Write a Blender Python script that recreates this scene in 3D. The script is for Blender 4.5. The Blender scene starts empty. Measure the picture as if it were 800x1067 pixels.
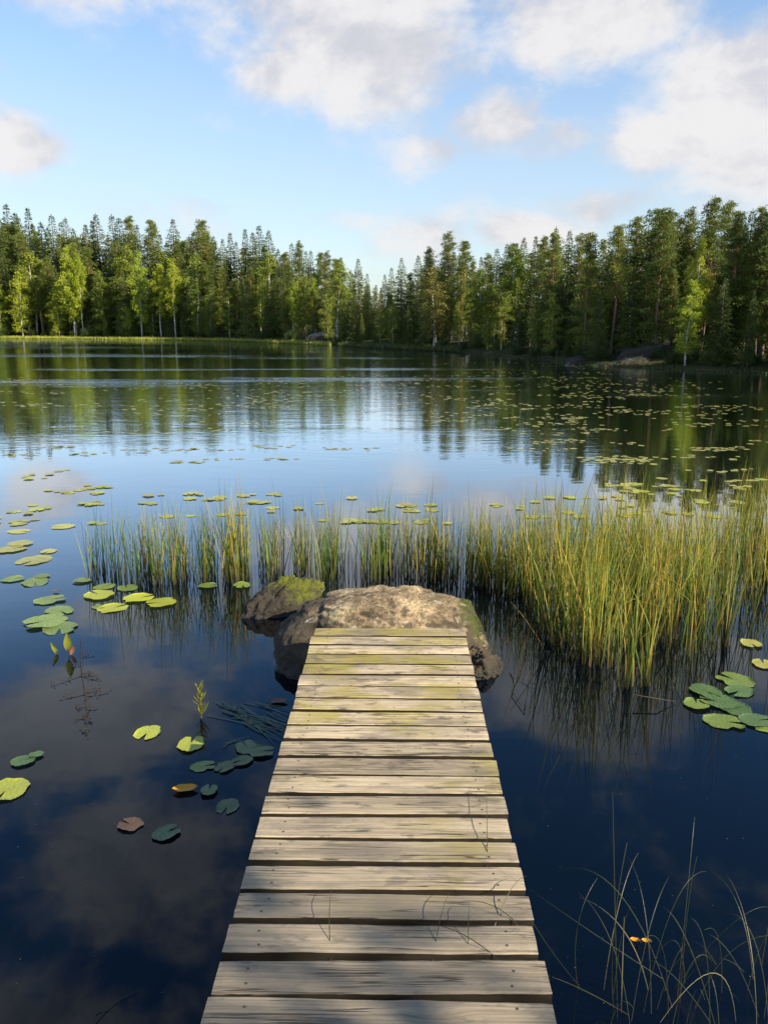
import bpy, math, random
import numpy as np
from mathutils import Vector, Matrix, noise

random.seed(11)
rng = np.random.default_rng(11)
R = math.radians
sc = bpy.context.scene
col = sc.collection

# ------------------------------------------------------------------ camera model
FPX, CX, CY, HORIZON = 850.0, 400.0, 533.5, 339.0
EYE = 2.2
PITCH = math.atan((CY - HORIZON) / FPX)
_f = Vector((0, math.cos(PITCH), -math.sin(PITCH)))
_u = Vector((0, math.sin(PITCH), math.cos(PITCH)))


def ray(px, py):
    return _f + Vector((1, 0, 0)) * ((px - CX) / FPX) + _u * (-(py - CY) / FPX)


def at(px, py, z=0.0):
    d = ray(px, py)
    t = (z - EYE) / d.z
    return Vector((d.x * t, d.y * t, z))


def top_z(px, py, Y):
    d = ray(px, py)
    return EYE + d.z * Y / d.y


def x_at(px, Y):
    d = ray(px, 345)
    return d.x / d.y * Y


# ------------------------------------------------------------------ scene helpers
def tag(o, label=None, cat=None, group=None, kind=None):
    for k, v in (('label', label), ('category', cat), ('group', group), ('kind', kind)):
        if v:
            o[k] = v
    return o


def empty(name, loc, rz=0.0, scale=None):
    o = bpy.data.objects.new(name, None)
    o.empty_display_size = 0.1
    o.location = loc
    o.rotation_euler = (0, 0, rz)
    if scale is not None:
        o.scale = scale
    col.objects.link(o)
    return o


def link(name, mesh, parent=None, loc=None):
    o = bpy.data.objects.new(name, mesh)
    if parent is not None:
        o.parent = parent
    if loc is not None:
        o.location = loc
    col.objects.link(o)
    return o


def make_mesh(name, V, faces, mats, midx=None, smooth=False, attrs=None):
    """faces: list of (n,k) int arrays."""
    V = np.asarray(V, dtype=np.float32)
    me = bpy.data.meshes.new(name)
    me.vertices.add(len(V))
    me.vertices.foreach_set('co', V.ravel())
    loops = np.concatenate([np.asarray(f, dtype=np.int32).ravel() for f in faces if len(f)])
    tot = np.concatenate([np.full(len(f), np.asarray(f).shape[1], dtype=np.int32) for f in faces if len(f)])
    start = np.concatenate([[0], np.cumsum(tot)[:-1]]).astype(np.int32)
    me.loops.add(len(loops))
    me.loops.foreach_set('vertex_index', loops)
    me.polygons.add(len(tot))
    me.polygons.foreach_set('loop_start', start)
    try:
        me.polygons.foreach_set('loop_total', tot)
    except Exception:
        pass
    if midx is not None:
        me.polygons.foreach_set('material_index', np.asarray(midx, dtype=np.int32))
    me.polygons.foreach_set('use_smooth', np.full(len(tot), bool(smooth)))
    for m in mats:
        me.materials.append(m)
    if attrs:
        for k, a in attrs.items():
            at_ = me.attributes.new(k, 'FLOAT', 'POINT')
            at_.data.foreach_set('value', np.asarray(a, dtype=np.float32))
    me.update(calc_edges=True)
    me.validate()
    return me


class MB:
    """collects vertices and faces for one mesh object"""

    def __init__(self):
        self.V, self.F, self.M, self.A, self.n = [], {}, {}, [], 0

    def add(self, V, faces, mat=0, attr=None):
        V = np.asarray(V, dtype=np.float32).reshape(-1, 3)
        for f in faces:
            f = np.asarray(f, dtype=np.int32)
            if not len(f):
                continue
            k = f.shape[1]
            self.F.setdefault(k, []).append(f + self.n)
            self.M.setdefault(k, []).append(np.full(len(f), mat, dtype=np.int32))
        self.V.append(V)
        self.A.append(np.zeros(len(V)) if attr is None else np.broadcast_to(np.asarray(attr, dtype=np.float32), (len(V),)))
        self.n += len(V)

    def arrays(self):
        ks = sorted(self.F)
        return (np.concatenate(self.V), [np.concatenate(self.F[k]) for k in ks],
                np.concatenate([np.concatenate(self.M[k]) for k in ks]), np.concatenate(self.A))

    def mesh(self, name, mats, smooth=False, attr=None):
        V, F, M, A = self.arrays()
        return make_mesh(name, V, F, mats, M, smooth, {attr: A} if attr else None)


def tube(mb, pts, rads, n=7, mat=0, cap=True):
    pts = [Vector(p) for p in pts]
    rings = []
    for i, p in enumerate(pts):
        a = pts[min(i + 1, len(pts) - 1)] - pts[max(i - 1, 0)]
        a.normalize()
        s = a.cross(Vector((0.31, 0.95, 0.05)) if abs(a.y) < 0.9 else Vector((1, 0, 0))).normalized()
        t = a.cross(s)
        for k in range(n):
            g = 2 * math.pi * k / n
            rings.append(p + (s * math.cos(g) + t * math.sin(g)) * rads[i])
    q = []
    for i in range(len(pts) - 1):
        for k in range(n):
            k2 = (k + 1) % n
            q.append((i * n + k, i * n + k2, (i + 1) * n + k2, (i + 1) * n + k))
    mb.add([tuple(v) for v in rings], [q], mat)
    if cap:
        base = len(pts) - 1
        V = [tuple(rings[base * n + k]) for k in range(n)] + [tuple(pts[-1])]
        mb.add(V, [[(k, (k + 1) % n, n) for k in range(n)]], mat)


def unit(a):
    return a / np.maximum(np.linalg.norm(a, axis=1, keepdims=True), 1e-9)


def cards(mb, P, D, L, W, mat=0, roll=None, bend=0.0):
    """leaf-shaped quads: base P, axis D, length L, width W"""
    n = len(P)
    if n == 0:
        return
    D = unit(D)
    rnd = rng.normal(size=(n, 3))
    if roll is not None:
        rnd = rnd * roll + np.array([0, 0, 1.0])
    S = unit(np.cross(D, rnd))
    N = np.cross(S, D)
    L = np.broadcast_to(L, (n,))[:, None]
    W = np.broadcast_to(W, (n,))[:, None]
    v0 = P
    v1 = P + D * L * 0.45 + S * W * 0.5 + N * L * bend
    v2 = P + D * L
    v3 = P + D * L * 0.45 - S * W * 0.5 + N * L * bend
    V = np.stack([v0, v1, v2, v3], 1).reshape(-1, 3)
    mb.add(V, [np.arange(4 * n).reshape(-1, 4)], mat)


# ------------------------------------------------------------------ node helpers
class NT:
    def __init__(self, tree):
        self.t = tree
        tree.nodes.clear()

    def n(self, typ, **kw):
        nd = self.t.nodes.new(typ)
        for k, v in kw.items():
            setattr(nd, k, v)
        return nd

    def put(self, sock, v):
        if hasattr(v, 'is_linked') or hasattr(v, 'links'):
            self.t.links.new(v, sock)
        else:
            if isinstance(v, (tuple, list)) and len(v) == 3 and sock.type == 'RGBA':
                v = (*v, 1.0)
            sock.default_value = v

    def math(self, op, a, b=None, c=None, clamp=False):
        nd = self.n('ShaderNodeMath', operation=op, use_clamp=clamp)
        for i, v in enumerate((a, b, c)):
            if v is not None:
                self.put(nd.inputs[i], v)
        return nd.outputs[0]

    def vmath(self, op, a, b=None):
        nd = self.n('ShaderNodeVectorMath', operation=op)
        self.put(nd.inputs[0], a)
        if b is not None:
            self.put(nd.inputs[1], b)
        return nd.outputs[0]

    def mix(self, fac, a, b, blend='MIX'):
        nd = self.n('ShaderNodeMix', data_type='RGBA', blend_type=blend)
        nd.clamp_factor = True
        self.put(nd.inputs[0], fac)
        self.put(nd.inputs[6], a)
        self.put(nd.inputs[7], b)
        return nd.outputs[2]

    def noise(self, vec, scale=1.0, detail=4.0, rough=0.55, dist=0.0):
        nd = self.n('ShaderNodeTexNoise')
        self.put(nd.inputs['Vector'], vec)
        nd.inputs['Scale'].default_value = scale
        nd.inputs['Detail'].default_value = detail
        nd.inputs['Roughness'].default_value = rough
        nd.inputs['Distortion'].default_value = dist
        return nd.outputs['Fac']

    def ramp(self, fac, stops, interp='LINEAR'):
        nd = self.n('ShaderNodeValToRGB')
        self.put(nd.inputs[0], fac)
        cr = nd.color_ramp
        cr.interpolation = interp
        while len(cr.elements) < len(stops):
            cr.elements.new(0.5)
        for e, (p, c) in zip(cr.elements, stops):
            e.position = p
            e.color = (*c, 1.0) if len(c) == 3 else c
        return nd.outputs[0]

    def step(self, v, lo, hi):
        if lo > hi:
            return self.math('SUBTRACT', 1.0, self.step(v, hi, lo))
        nd = self.n('ShaderNodeMapRange', interpolation_type='SMOOTHSTEP')
        self.put(nd.inputs[0], v)
        nd.inputs[1].default_value = lo
        nd.inputs[2].default_value = hi
        return nd.outputs[0]

    def scale(self, vec, s):
        return self.vmath('MULTIPLY', vec, s)


def new_mat(name):
    m = bpy.data.materials.new(name)
    m.use_nodes = True
    return m, NT(m.node_tree)


def finish(nt, color, rough=0.7, spec=0.3, normal=None, translucent=0.0, tcol=None, ior=None):
    b = nt.n('ShaderNodeBsdfPrincipled')
    nt.put(b.inputs['Base Color'], color)
    nt.put(b.inputs['Roughness'], rough)
    b.inputs['Specular IOR Level'].default_value = spec
    if ior:
        b.inputs['IOR'].default_value = ior
    if normal is not None:
        nt.put(b.inputs['Normal'], normal)
    out = nt.n('ShaderNodeOutputMaterial')
    sh = b.outputs[0]
    if translucent > 0:
        t = nt.n('ShaderNodeBsdfTranslucent')
        nt.put(t.inputs['Color'], tcol if tcol is not None else color)
        mx = nt.n('ShaderNodeMixShader')
        mx.inputs[0].default_value = translucent
        nt.t.links.new(b.outputs[0], mx.inputs[1])
        nt.t.links.new(t.outputs[0], mx.inputs[2])
        sh = mx.outputs[0]
    nt.t.links.new(sh, out.inputs[0])


def bump(nt, h, strength=0.5, dist=0.01):
    b = nt.n('ShaderNodeBump')
    b.inputs['Strength'].default_value = strength
    b.inputs['Distance'].default_value = dist
    nt.put(b.inputs['Height'], h)
    return b.outputs[0]


# ------------------------------------------------------------------ materials
def leaf_mat(name, c1, c2, c3, trans=0.3, rough=0.6, hue=0.5):
    m, nt = new_mat(name)
    geo = nt.n('ShaderNodeNewGeometry')
    oi = nt.n('ShaderNodeObjectInfo')
    rp = geo.outputs['Random Per Island']
    c = nt.ramp(rp, [(0.0, c1), (0.55, c2), (1.0, c3)])
    k = nt.math('MULTIPLY_ADD', oi.outputs['Random'], hue, 1.0 - hue * 0.5)
    c = nt.mix(1.0, c, nt.n('ShaderNodeCombineColor').outputs[0], 'MIX') if False else c
    hs = nt.n('ShaderNodeHueSaturation')
    nt.put(hs.inputs['Color'], c)
    nt.put(hs.inputs['Value'], k)
    nt.put(hs.inputs['Hue'], nt.math('MULTIPLY_ADD', oi.outputs['Random'], -0.03, 0.512))
    finish(nt, hs.outputs[0], rough, 0.25, None, trans)
    return m


M = {}
M['spruce_needles'] = leaf_mat('spruce_needles', (.05, .08, .018), (.095, .14, .027), (.16, .195, .034), .28)
M['pine_needles'] = leaf_mat('pine_needles', (.075, .11, .022), (.14, .18, .034), (.21, .235, .046), .3)
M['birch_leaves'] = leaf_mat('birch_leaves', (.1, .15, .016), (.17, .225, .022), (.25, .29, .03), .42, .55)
M['lit_birch_leaves'] = leaf_mat('sunlit_birch_leaves', (.2, .27, .016), (.31, .38, .024), (.44, .46, .034), .45, .55, .2)  # brighter copy of the birch leaves, sunlight put into the colour
M['aspen_leaves'] = leaf_mat('autumn_birch_leaves', (.07, .085, .014), (.13, .135, .018), (.19, .17, .022), .3, .55, .2)
M['shrub_leaves'] = leaf_mat('shrub_leaves', (.03, .055, .012), (.055, .09, .016), (.09, .12, .02), .25)


def bark_mat(name, lo, hi, upper=None, white=False):
    m, nt = new_mat(name)
    tc = nt.n('ShaderNodeTexCoord')
    v = nt.scale(tc.outputs['Object'], (14.0, 14.0, 40.0) if white else (40.0, 40.0, 8.0))
    nz = nt.noise(v, 1.0, 5, .6)
    c = nt.ramp(nz, [(.35, lo), (.6, hi)])
    if upper is not None:
        sx = nt.n('ShaderNodeSeparateXYZ')
        nt.put(sx.inputs[0], tc.outputs['Object'])
        c = nt.mix(nt.step(sx.outputs[2], .2, .55), c, nt.mix(nz, upper, tuple(x * 1.5 for x in upper)))
    finish(nt, c, .85, .2)
    return m


M['spruce_bark'] = bark_mat('spruce_bark', (.05, .042, .036), (.12, .1, .085))
M['pine_bark'] = bark_mat('pine_bark', (.07, .052, .04), (.17, .13, .1), (.3, .15, .075))
M['birch_bark'] = bark_mat('birch_bark', (.13, .12, .1), (.42, .4, .36), None, True)

# blades: t runs from 0 at the base to 1 at the tip
def blade_mat(name, stops, tip, trans=.35, tipmix=.5, base=(.026, .02, .009)):
    m, nt = new_mat(name)
    geo = nt.n('ShaderNodeNewGeometry')
    a = nt.n('ShaderNodeAttribute', attribute_name='t')
    t = a.outputs['Fac']
    c = nt.ramp(geo.outputs['Random Per Island'], stops)
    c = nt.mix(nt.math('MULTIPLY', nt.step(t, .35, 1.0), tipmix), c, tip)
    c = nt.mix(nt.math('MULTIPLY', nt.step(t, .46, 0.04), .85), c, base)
    finish(nt, c, .5, .35, None, trans)
    return m


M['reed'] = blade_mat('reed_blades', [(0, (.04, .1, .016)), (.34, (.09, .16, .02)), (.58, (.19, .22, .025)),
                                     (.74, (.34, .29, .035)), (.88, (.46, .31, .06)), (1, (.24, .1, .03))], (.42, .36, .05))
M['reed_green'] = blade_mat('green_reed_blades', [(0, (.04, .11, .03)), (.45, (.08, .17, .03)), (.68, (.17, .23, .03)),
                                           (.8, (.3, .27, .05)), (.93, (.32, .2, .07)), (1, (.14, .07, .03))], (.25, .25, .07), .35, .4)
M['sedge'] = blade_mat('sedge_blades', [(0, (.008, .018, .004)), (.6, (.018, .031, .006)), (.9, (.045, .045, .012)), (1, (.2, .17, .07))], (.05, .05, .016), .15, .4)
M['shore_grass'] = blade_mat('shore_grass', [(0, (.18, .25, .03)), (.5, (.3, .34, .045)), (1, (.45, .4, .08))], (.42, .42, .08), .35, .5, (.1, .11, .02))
M['dark_grass'] = blade_mat('shaded_shore_sedge', [(0, (.04, .07, .015)), (.5, (.07, .11, .02)), (1, (.14, .15, .03))], (.15, .15, .04), .3, .4)


def pad_mat(name, a, b, spot, gloss=.28):
    m, nt = new_mat(name)
    tc = nt.n('ShaderNodeTexCoord')
    oi = nt.n('ShaderNodeObjectInfo')
    v = nt.vmath('ADD', tc.outputs['Object'], nt.vmath('MULTIPLY', oi.outputs['Location'], (3.1, 2.3, 1.0)))
    n1 = nt.noise(v, 9.0, 5, .6)
    n2 = nt.noise(v, 45.0, 3, .6)
    c = nt.mix(nt.step(n1, .35, .65), a, b)
    # radial veins
    sx = nt.n('ShaderNodeSeparateXYZ')
    nt.put(sx.inputs[0], tc.outputs['Object'])
    ang = nt.math('ARCTAN2', sx.outputs[1], sx.outputs[0])
    w = nt.math('ABSOLUTE', nt.math('SINE', nt.math('MULTIPLY', ang, 9.0)))
    c = nt.mix(nt.math('MULTIPLY', nt.step(w, .16, .0), .35), c, tuple(min(1, x * 1.5) for x in b))
    c = nt.mix(nt.math('MULTIPLY', nt.step(n2, .62, .7), .75), c, spot)
    hs = nt.n('ShaderNodeHueSaturation')
    nt.put(hs.inputs['Color'], c)
    nt.put(hs.inputs['Value'], nt.math('MULTIPLY_ADD', oi.outputs['Random'], .4, .8))
    finish(nt, hs.outputs[0], gloss, .5, bump(nt, nt.math('ADD', nt.math('MULTIPLY', w, .3), n1), .35, .01), .12)
    return m


M['pad_yellow'] = pad_mat('yellow_green_pad', (.3, .34, .03), (.4, .42, .05), (.22, .14, .03))
M['pad_green'] = pad_mat('green_pad', (.11, .17, .035), (.2, .26, .05), (.14, .1, .03))
M['pad_dark'] = pad_mat('dark_green_pad', (.05, .1, .032), (.1, .165, .05), (.03, .03, .015))
M['pad_red'] = pad_mat('rusty_pad', (.14, .05, .035), (.1, .085, .035), (.03, .02, .015))
M['pad_far'] = pad_mat('pale_pad', (.3, .3, .06), (.42, .39, .1), (.2, .13, .05), .3)


def wood_mat():
    m, nt = new_mat('weathered_planks')
    tc = nt.n('ShaderNodeTexCoord')
    a = nt.n('ShaderNodeAttribute', attribute_name='plank')
    pid = a.outputs['Fac']
    off = nt.n('ShaderNodeCombineXYZ')
    nt.put(off.inputs[0], nt.math('MULTIPLY', pid, 7.31))
    nt.put(off.inputs[1], nt.math('MULTIPLY', pid, 1.77))
    nt.put(off.inputs[2], nt.math('MULTIPLY', pid, 3.13))
    p = nt.vmath('ADD', tc.outputs['Object'], off.outputs[0])
    # knots bend the grain
    vo = nt.n('ShaderNodeTexVoronoi')
    nt.put(vo.inputs['Vector'], nt.scale(p, (2.4, 6.5, 2.0)))
    vo.inputs['Scale'].default_value = 1.0
    kd = vo.outputs['Distance']
    vc = nt.n('ShaderNodeSeparateColor')
    nt.put(vc.inputs[0], vo.outputs['Color'])
    rare = nt.step(vc.outputs[0], .36, .44)
    knot = nt.math('MULTIPLY', nt.step(kd, .085, .03), rare)
    halo = nt.math('MULTIPLY', nt.step(kd, .3, .04), rare)
    lowv = nt.noise(nt.scale(p, (1.6, 5.0, 5.0)), 1.0, 2, .5)
    wob = nt.n('ShaderNodeCombineXYZ')
    nt.put(wob.inputs[1], nt.math('ADD', nt.math('MULTIPLY', lowv, .022), nt.math('MULTIPLY', halo, .022)))
    pg = nt.vmath('ADD', p, wob.outputs[0])
    g1 = nt.noise(nt.scale(pg, (1.5, 120.0, 40.0)), 1.0, 6, .68)
    g2 = nt.noise(nt.scale(pg, (7.0, 420.0, 80.0)), 1.0, 3, .7)
    stain = nt.noise(nt.scale(p, (2.2, 5.0, 3.0)), 1.0, 5, .6)
    blot = nt.noise(nt.scale(p, (9.0, 26.0, 9.0)), 1.0, 4, .65)
    c = nt.ramp(g1, [(.25, (.17, .13, .09)), (.42, (.34, .27, .185)), (.58, (.56, .45, .3)), (.75, (.66, .55, .38))])
    c = nt.mix(nt.math('MULTIPLY', nt.step(g2, .5, .75), .45), c, (.16, .13, .095))
    c = nt.mix(nt.math('MULTIPLY', nt.step(stain, .45, .62), .7), c, (.16, .135, .1))
    c = nt.mix(nt.math('MULTIPLY', nt.step(blot, .54, .66), .7), c, (.085, .068, .05))
    # each board weathered to its own tone
    wn = nt.n('ShaderNodeTexWhiteNoise', noise_dimensions='1D')
    nt.put(wn.inputs['W'], pid)
    hs = nt.n('ShaderNodeHueSaturation')
    nt.put(hs.inputs['Color'], c)
    nt.put(hs.inputs['Value'], nt.math('MULTIPLY_ADD', wn.outputs['Value'], .56, .66))
    nt.put(hs.inputs['Saturation'], nt.math('MULTIPLY_ADD', nt.n('ShaderNodeTexWhiteNoise', noise_dimensions='1D').outputs['Value'], 0.0, 1.05))
    c = hs.outputs[0]
    # yellow algae film in patches
    al = nt.noise(nt.scale(tc.outputs['Object'], (2.6, 3.4, 1.0)), 1.0, 4, .62)
    sy = nt.n('ShaderNodeSeparateXYZ')
    nt.put(sy.inputs[0], tc.outputs['Object'])
    farend = nt.math('MULTIPLY_ADD', nt.step(sy.outputs[1], 3.4, 6.6),   .12, -.07)
    af = nt.math('MULTIPLY', nt.step(nt.math('ADD', al, farend), .5, .68), nt.step(g1, .2, .6))
    c = nt.mix(nt.math('MULTIPLY', af, .8), c, (.3, .245, .035))
    near_grey = nt.math('MULTIPLY', nt.step(sy.outputs[1], 6.4, 4.0), nt.math('MULTIPLY_ADD', stain, 1.0, .22), clamp=True)  # boards turn greyer and darker towards the near end
    c = nt.mix(near_grey, c, nt.mix(g1, (.075, .06, .045), (.31, .262, .2)))
    # cracks along the grain, knots, nail holes
    cr = nt.noise(nt.scale(pg, (1.0, 42.0, 10.0)), 1.0, 2, .5)
    crack = nt.math('MULTIPLY', nt.step(nt.math('ABSOLUTE', nt.math('SUBTRACT', cr, .5)), .022, .003),
                    nt.step(nt.noise(nt.scale(p, (3.0, 9.0, 3.0)), 1.0, 1, .5), .46, .56))
    c = nt.mix(nt.math('MULTIPLY', crack, .85), c, (.035, .027, .02))
    c = nt.mix(nt.math('MULTIPLY', halo, .22), c, (.22, .15, .08))
    c = nt.mix(nt.math('MULTIPLY', knot, .75), c, (.09, .055, .03))
    h = nt.math('ADD', nt.math('ADD', nt.math('MULTIPLY', g1, .7), nt.math('MULTIPLY', g2, .4)), nt.math('MULTIPLY', crack, -1.2))
    finish(nt, c, .72, .3, bump(nt, h, .8, .005))
    return m


M['plank'] = wood_mat()
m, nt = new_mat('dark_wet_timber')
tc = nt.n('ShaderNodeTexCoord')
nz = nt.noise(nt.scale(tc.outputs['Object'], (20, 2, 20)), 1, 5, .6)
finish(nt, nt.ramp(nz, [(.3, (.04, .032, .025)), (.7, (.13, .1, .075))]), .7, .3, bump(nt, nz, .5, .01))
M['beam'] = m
m, nt = new_mat('gap_shade_edge')  # sawn board sides, the shadow in the gaps put into their colour
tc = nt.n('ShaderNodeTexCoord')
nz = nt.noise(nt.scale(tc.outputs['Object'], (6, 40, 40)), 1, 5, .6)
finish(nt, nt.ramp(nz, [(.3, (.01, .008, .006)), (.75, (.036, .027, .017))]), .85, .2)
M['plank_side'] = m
m, nt = new_mat('rusty_nail')
finish(nt, (.07, .05, .04), .6, .4)
M['nail'] = m


def rock_mat(name, light, dark, moss_amt, moss=(.16, .17, .012), moss_dir=None, scale=1.0, lich=.6):
    m, nt = new_mat(name)
    tc = nt.n('ShaderNodeTexCoord')
    geo = nt.n('ShaderNodeNewGeometry')
    p = nt.scale(tc.outputs['Object'], (scale,) * 3)
    n1 = nt.noise(p, 3.0, 6, .62)
    n2 = nt.noise(p, 34.0, 6, .8)
    n3 = nt.noise(p, 9.0, 5, .65)
    mid = tuple((a + b) / 2 for a, b in zip(light, dark))
    c = nt.ramp(n1, [(.3, dark), (.46, mid), (.62, light)])
    stn = nt.noise(p, 1.7, 6, .7, .6)
    c = nt.mix(nt.math('MULTIPLY', nt.step(stn, .5, .6), .7), c, tuple(x * .55 for x in dark))
    c = nt.mix(nt.math('MULTIPLY', nt.step(n2, .5, .66), .7), c, tuple(x * .3 for x in dark))
    c = nt.mix(nt.math('MULTIPLY', nt.step(n3, .5, .62), lich), c, tuple(x * .5 for x in dark))
    c = nt.mix(nt.math('MULTIPLY', nt.step(nt.noise(p, 6.0, 5, .7, .3), .56, .66), .5), c, (.32, .33, .17))
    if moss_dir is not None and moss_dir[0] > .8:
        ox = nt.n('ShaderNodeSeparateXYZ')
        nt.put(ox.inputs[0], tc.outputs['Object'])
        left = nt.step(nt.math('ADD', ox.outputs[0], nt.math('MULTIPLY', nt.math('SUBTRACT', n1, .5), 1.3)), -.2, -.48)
        c = nt.mix(nt.math('MULTIPLY', left, .94), c, nt.mix(n2, (.012, .01, .007), (.085, .066, .042)))  # wet left side of the boulder, its shade put into the colour
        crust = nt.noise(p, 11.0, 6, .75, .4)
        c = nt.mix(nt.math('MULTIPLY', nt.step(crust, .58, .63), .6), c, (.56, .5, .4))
    # the steep wet flanks have their shade put into the colour; the wet band sits at the waterline
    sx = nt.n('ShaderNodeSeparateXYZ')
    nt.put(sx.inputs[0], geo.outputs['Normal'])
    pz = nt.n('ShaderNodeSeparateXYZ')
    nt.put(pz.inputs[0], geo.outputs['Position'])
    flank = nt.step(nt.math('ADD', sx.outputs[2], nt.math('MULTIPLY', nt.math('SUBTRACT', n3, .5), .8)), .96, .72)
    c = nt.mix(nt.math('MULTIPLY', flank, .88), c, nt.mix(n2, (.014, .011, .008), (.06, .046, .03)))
    wet = nt.step(nt.math('ADD', pz.outputs[2], nt.math('MULTIPLY', n3, -.08 / scale)), .06 / scale, -.03 / scale)
    c = nt.mix(nt.math('MULTIPLY', wet, .8), c, (.025, .021, .016))
    if moss_amt > 0:
        d = nt.n('ShaderNodeVectorMath', operation='DOT_PRODUCT')
        nt.put(d.inputs[0], tc.outputs['Object'])
        d.inputs[1].default_value = moss_dir[:3]
        mm = nt.math('ADD', d.outputs['Value'], nt.math('MULTIPLY', nt.math('SUBTRACT', n1, .5), moss_dir[4]))
        mk = nt.math('MULTIPLY', nt.math('MULTIPLY', nt.step(mm, moss_dir[3] - .06, moss_dir[3] + .06), nt.step(n3, .38, .52)), nt.step(pz.outputs[2], .05, .12))
        mc = nt.mix(n2, tuple(x * .45 for x in moss), tuple(x * 1.25 for x in moss))
        c = nt.mix(nt.math('MULTIPLY', mk, moss_amt), c, mc)
    h = nt.math('ADD', nt.math('MULTIPLY', n2, .35), nt.math('ADD', n3, nt.math('MULTIPLY', n1, .5)))
    finish(nt, c, nt.math('MULTIPLY_ADD', wet, -.45, .85), .35, bump(nt, h, 1.0, .05 / scale))
    return m


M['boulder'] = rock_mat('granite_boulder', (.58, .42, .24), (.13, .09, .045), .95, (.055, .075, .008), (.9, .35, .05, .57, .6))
M['moss_rock'] = rock_mat('mossy_granite', (.075, .064, .05), (.03, .025, .019), 1.0, (.1, .11, .008), (.5, .1, .9, .17, .4))
M['wet_rock'] = rock_mat('dark_wet_granite', (.16, .11, .06), (.06, .042, .022), .0)
M['far_rock'] = rock_mat('grey_shore_rock', (.34, .3, .27), (.15, .13, .115), .0, scale=.25)

M['outcrop'] = rock_mat('mossy_outcrop', (.075, .07, .052), (.028, .03, .02), .0, scale=.5)

# ground
m, nt = new_mat('forest_floor')
tc = nt.n('ShaderNodeTexCoord')
geo = nt.n('ShaderNodeNewGeometry')
n1 = nt.noise(tc.outputs['Object'], .35, 6, .65)
n2 = nt.noise(tc.outputs['Object'], 4.0, 4, .65)
c = nt.ramp(n1, [(.3, (.03, .035, .012)), (.5, (.055, .06, .018)), (.7, (.075, .055, .03))])
c = nt.mix(nt.math('MULTIPLY', n2, .6), c, (.025, .022, .012))
finish(nt, c, .95, .1, bump(nt, n2, .6, .08))
M['ground'] = m

# water
m, nt = new_mat('lake_water')
tc = nt.n('ShaderNodeTexCoord')
P = tc.outputs['Object']
sx = nt.n('ShaderNodeSeparateXYZ')
nt.put(sx.inputs[0], P)
Y = sx.outputs[1]
# wind: sheltered near the reeds, ruffled in long streaks on the open lake
w_open = nt.step(Y, 9.0, 30.0)
streak = nt.noise(nt.scale(P, (.022, .11, 1.0)), 1.0, 3, .55)
gust = nt.step(streak, .5, .68)
fine = nt.noise(nt.scale(P, (1.1, 2.4, 1.0)), 2.2, 3, .55)
med = nt.noise(nt.scale(P, (.5, 1.4, 1.0)), 1.0, 2, .5)
slow = nt.noise(nt.scale(P, (1.0, 2.2, 1.0)), 1.1, 2, .5)
shore_band = nt.math('MULTIPLY', nt.step(Y, 72.0, 95.0), nt.math('MULTIPLY_ADD', nt.step(nt.noise(nt.scale(P, (.03, .12, 1.0)), 1.0, 2, .5), .47, .6), .9, .1))
amp_f = nt.math('MULTIPLY', w_open, nt.math('MULTIPLY_ADD', gust, .028, .0065))
amp_f = nt.math('ADD', amp_f, nt.math('MULTIPLY', shore_band, .05))
h = nt.math('ADD', nt.math('MULTIPLY', fine, amp_f),
            nt.math('MULTIPLY', med, nt.math('MULTIPLY', w_open, nt.math('MULTIPLY_ADD', gust, .02, .007))))
h = nt.math('ADD', h, nt.math('MULTIPLY', slow, .0012))
bp = nt.n('ShaderNodeBump')
bp.inputs['Strength'].default_value = 1.0
bp.inputs['Distance'].default_value = 1.0
nt.put(bp.inputs['Height'], h)
fr = nt.n('ShaderNodeFresnel')
fr.inputs['IOR'].default_value = 1.333
nt.put(fr.inputs['Normal'], bp.outputs[0])
F = fr.outputs[0]
fac = nt.math('MULTIPLY', F, nt.math('MULTIPLY_ADD', nt.step(F, .035, .26), 1.05, 1.0), clamp=True)
deep = nt.n('ShaderNodeBsdfDiffuse')
deep.inputs['Color'].default_value = (.0008, .0022, .005, 1)
gl = nt.n('ShaderNodeBsdfGlossy')
gl.inputs['Color'].default_value = (.86, .93, 1.0, 1)
gl.inputs['Roughness'].default_value = .02
nt.put(gl.inputs['Normal'], bp.outputs[0])
mx = nt.n('ShaderNodeMixShader')
nt.put(mx.inputs[0], fac)
nt.t.links.new(deep.outputs[0], mx.inputs[1])
nt.t.links.new(gl.outputs[0], mx.inputs[2])
wout_ = nt.n('ShaderNodeOutputMaterial')
nt.t.links.new(mx.outputs[0], wout_.inputs[0])
M['water'] = m

m, nt = new_mat('dead_twig')
finish(nt, (.03, .022, .016), .7, .3)
M['twig'] = m
m, nt = new_mat('orange_leaf')
finish(nt, (.6, .27, .02), .5, .3, None, .2)
M['orange_leaf'] = m
m, nt = new_mat('brown_leaf')
finish(nt, (.16, .075, .045), .5, .3, None, .1)
M['brown_leaf'] = m
m, nt = new_mat('floating_litter')
finish(nt, (.1, .09, .06), .7, .2)
M['litter'] = m
M['arrow_leaf'] = blade_mat('upright_leaf', [(0, (.16, .2, .02)), (1, (.24, .25, .025))], (.3, .27, .03), .4, .5, (.14, .1, .02))
M['drift_blade'] = blade_mat('drifting_blade', [(0, (.07, .12, .07)), (.6, (.13, .19, .1)), (1, (.26, .3, .14))], (.12, .17, .09), .2, .3, (.12, .15, .06))

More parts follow.
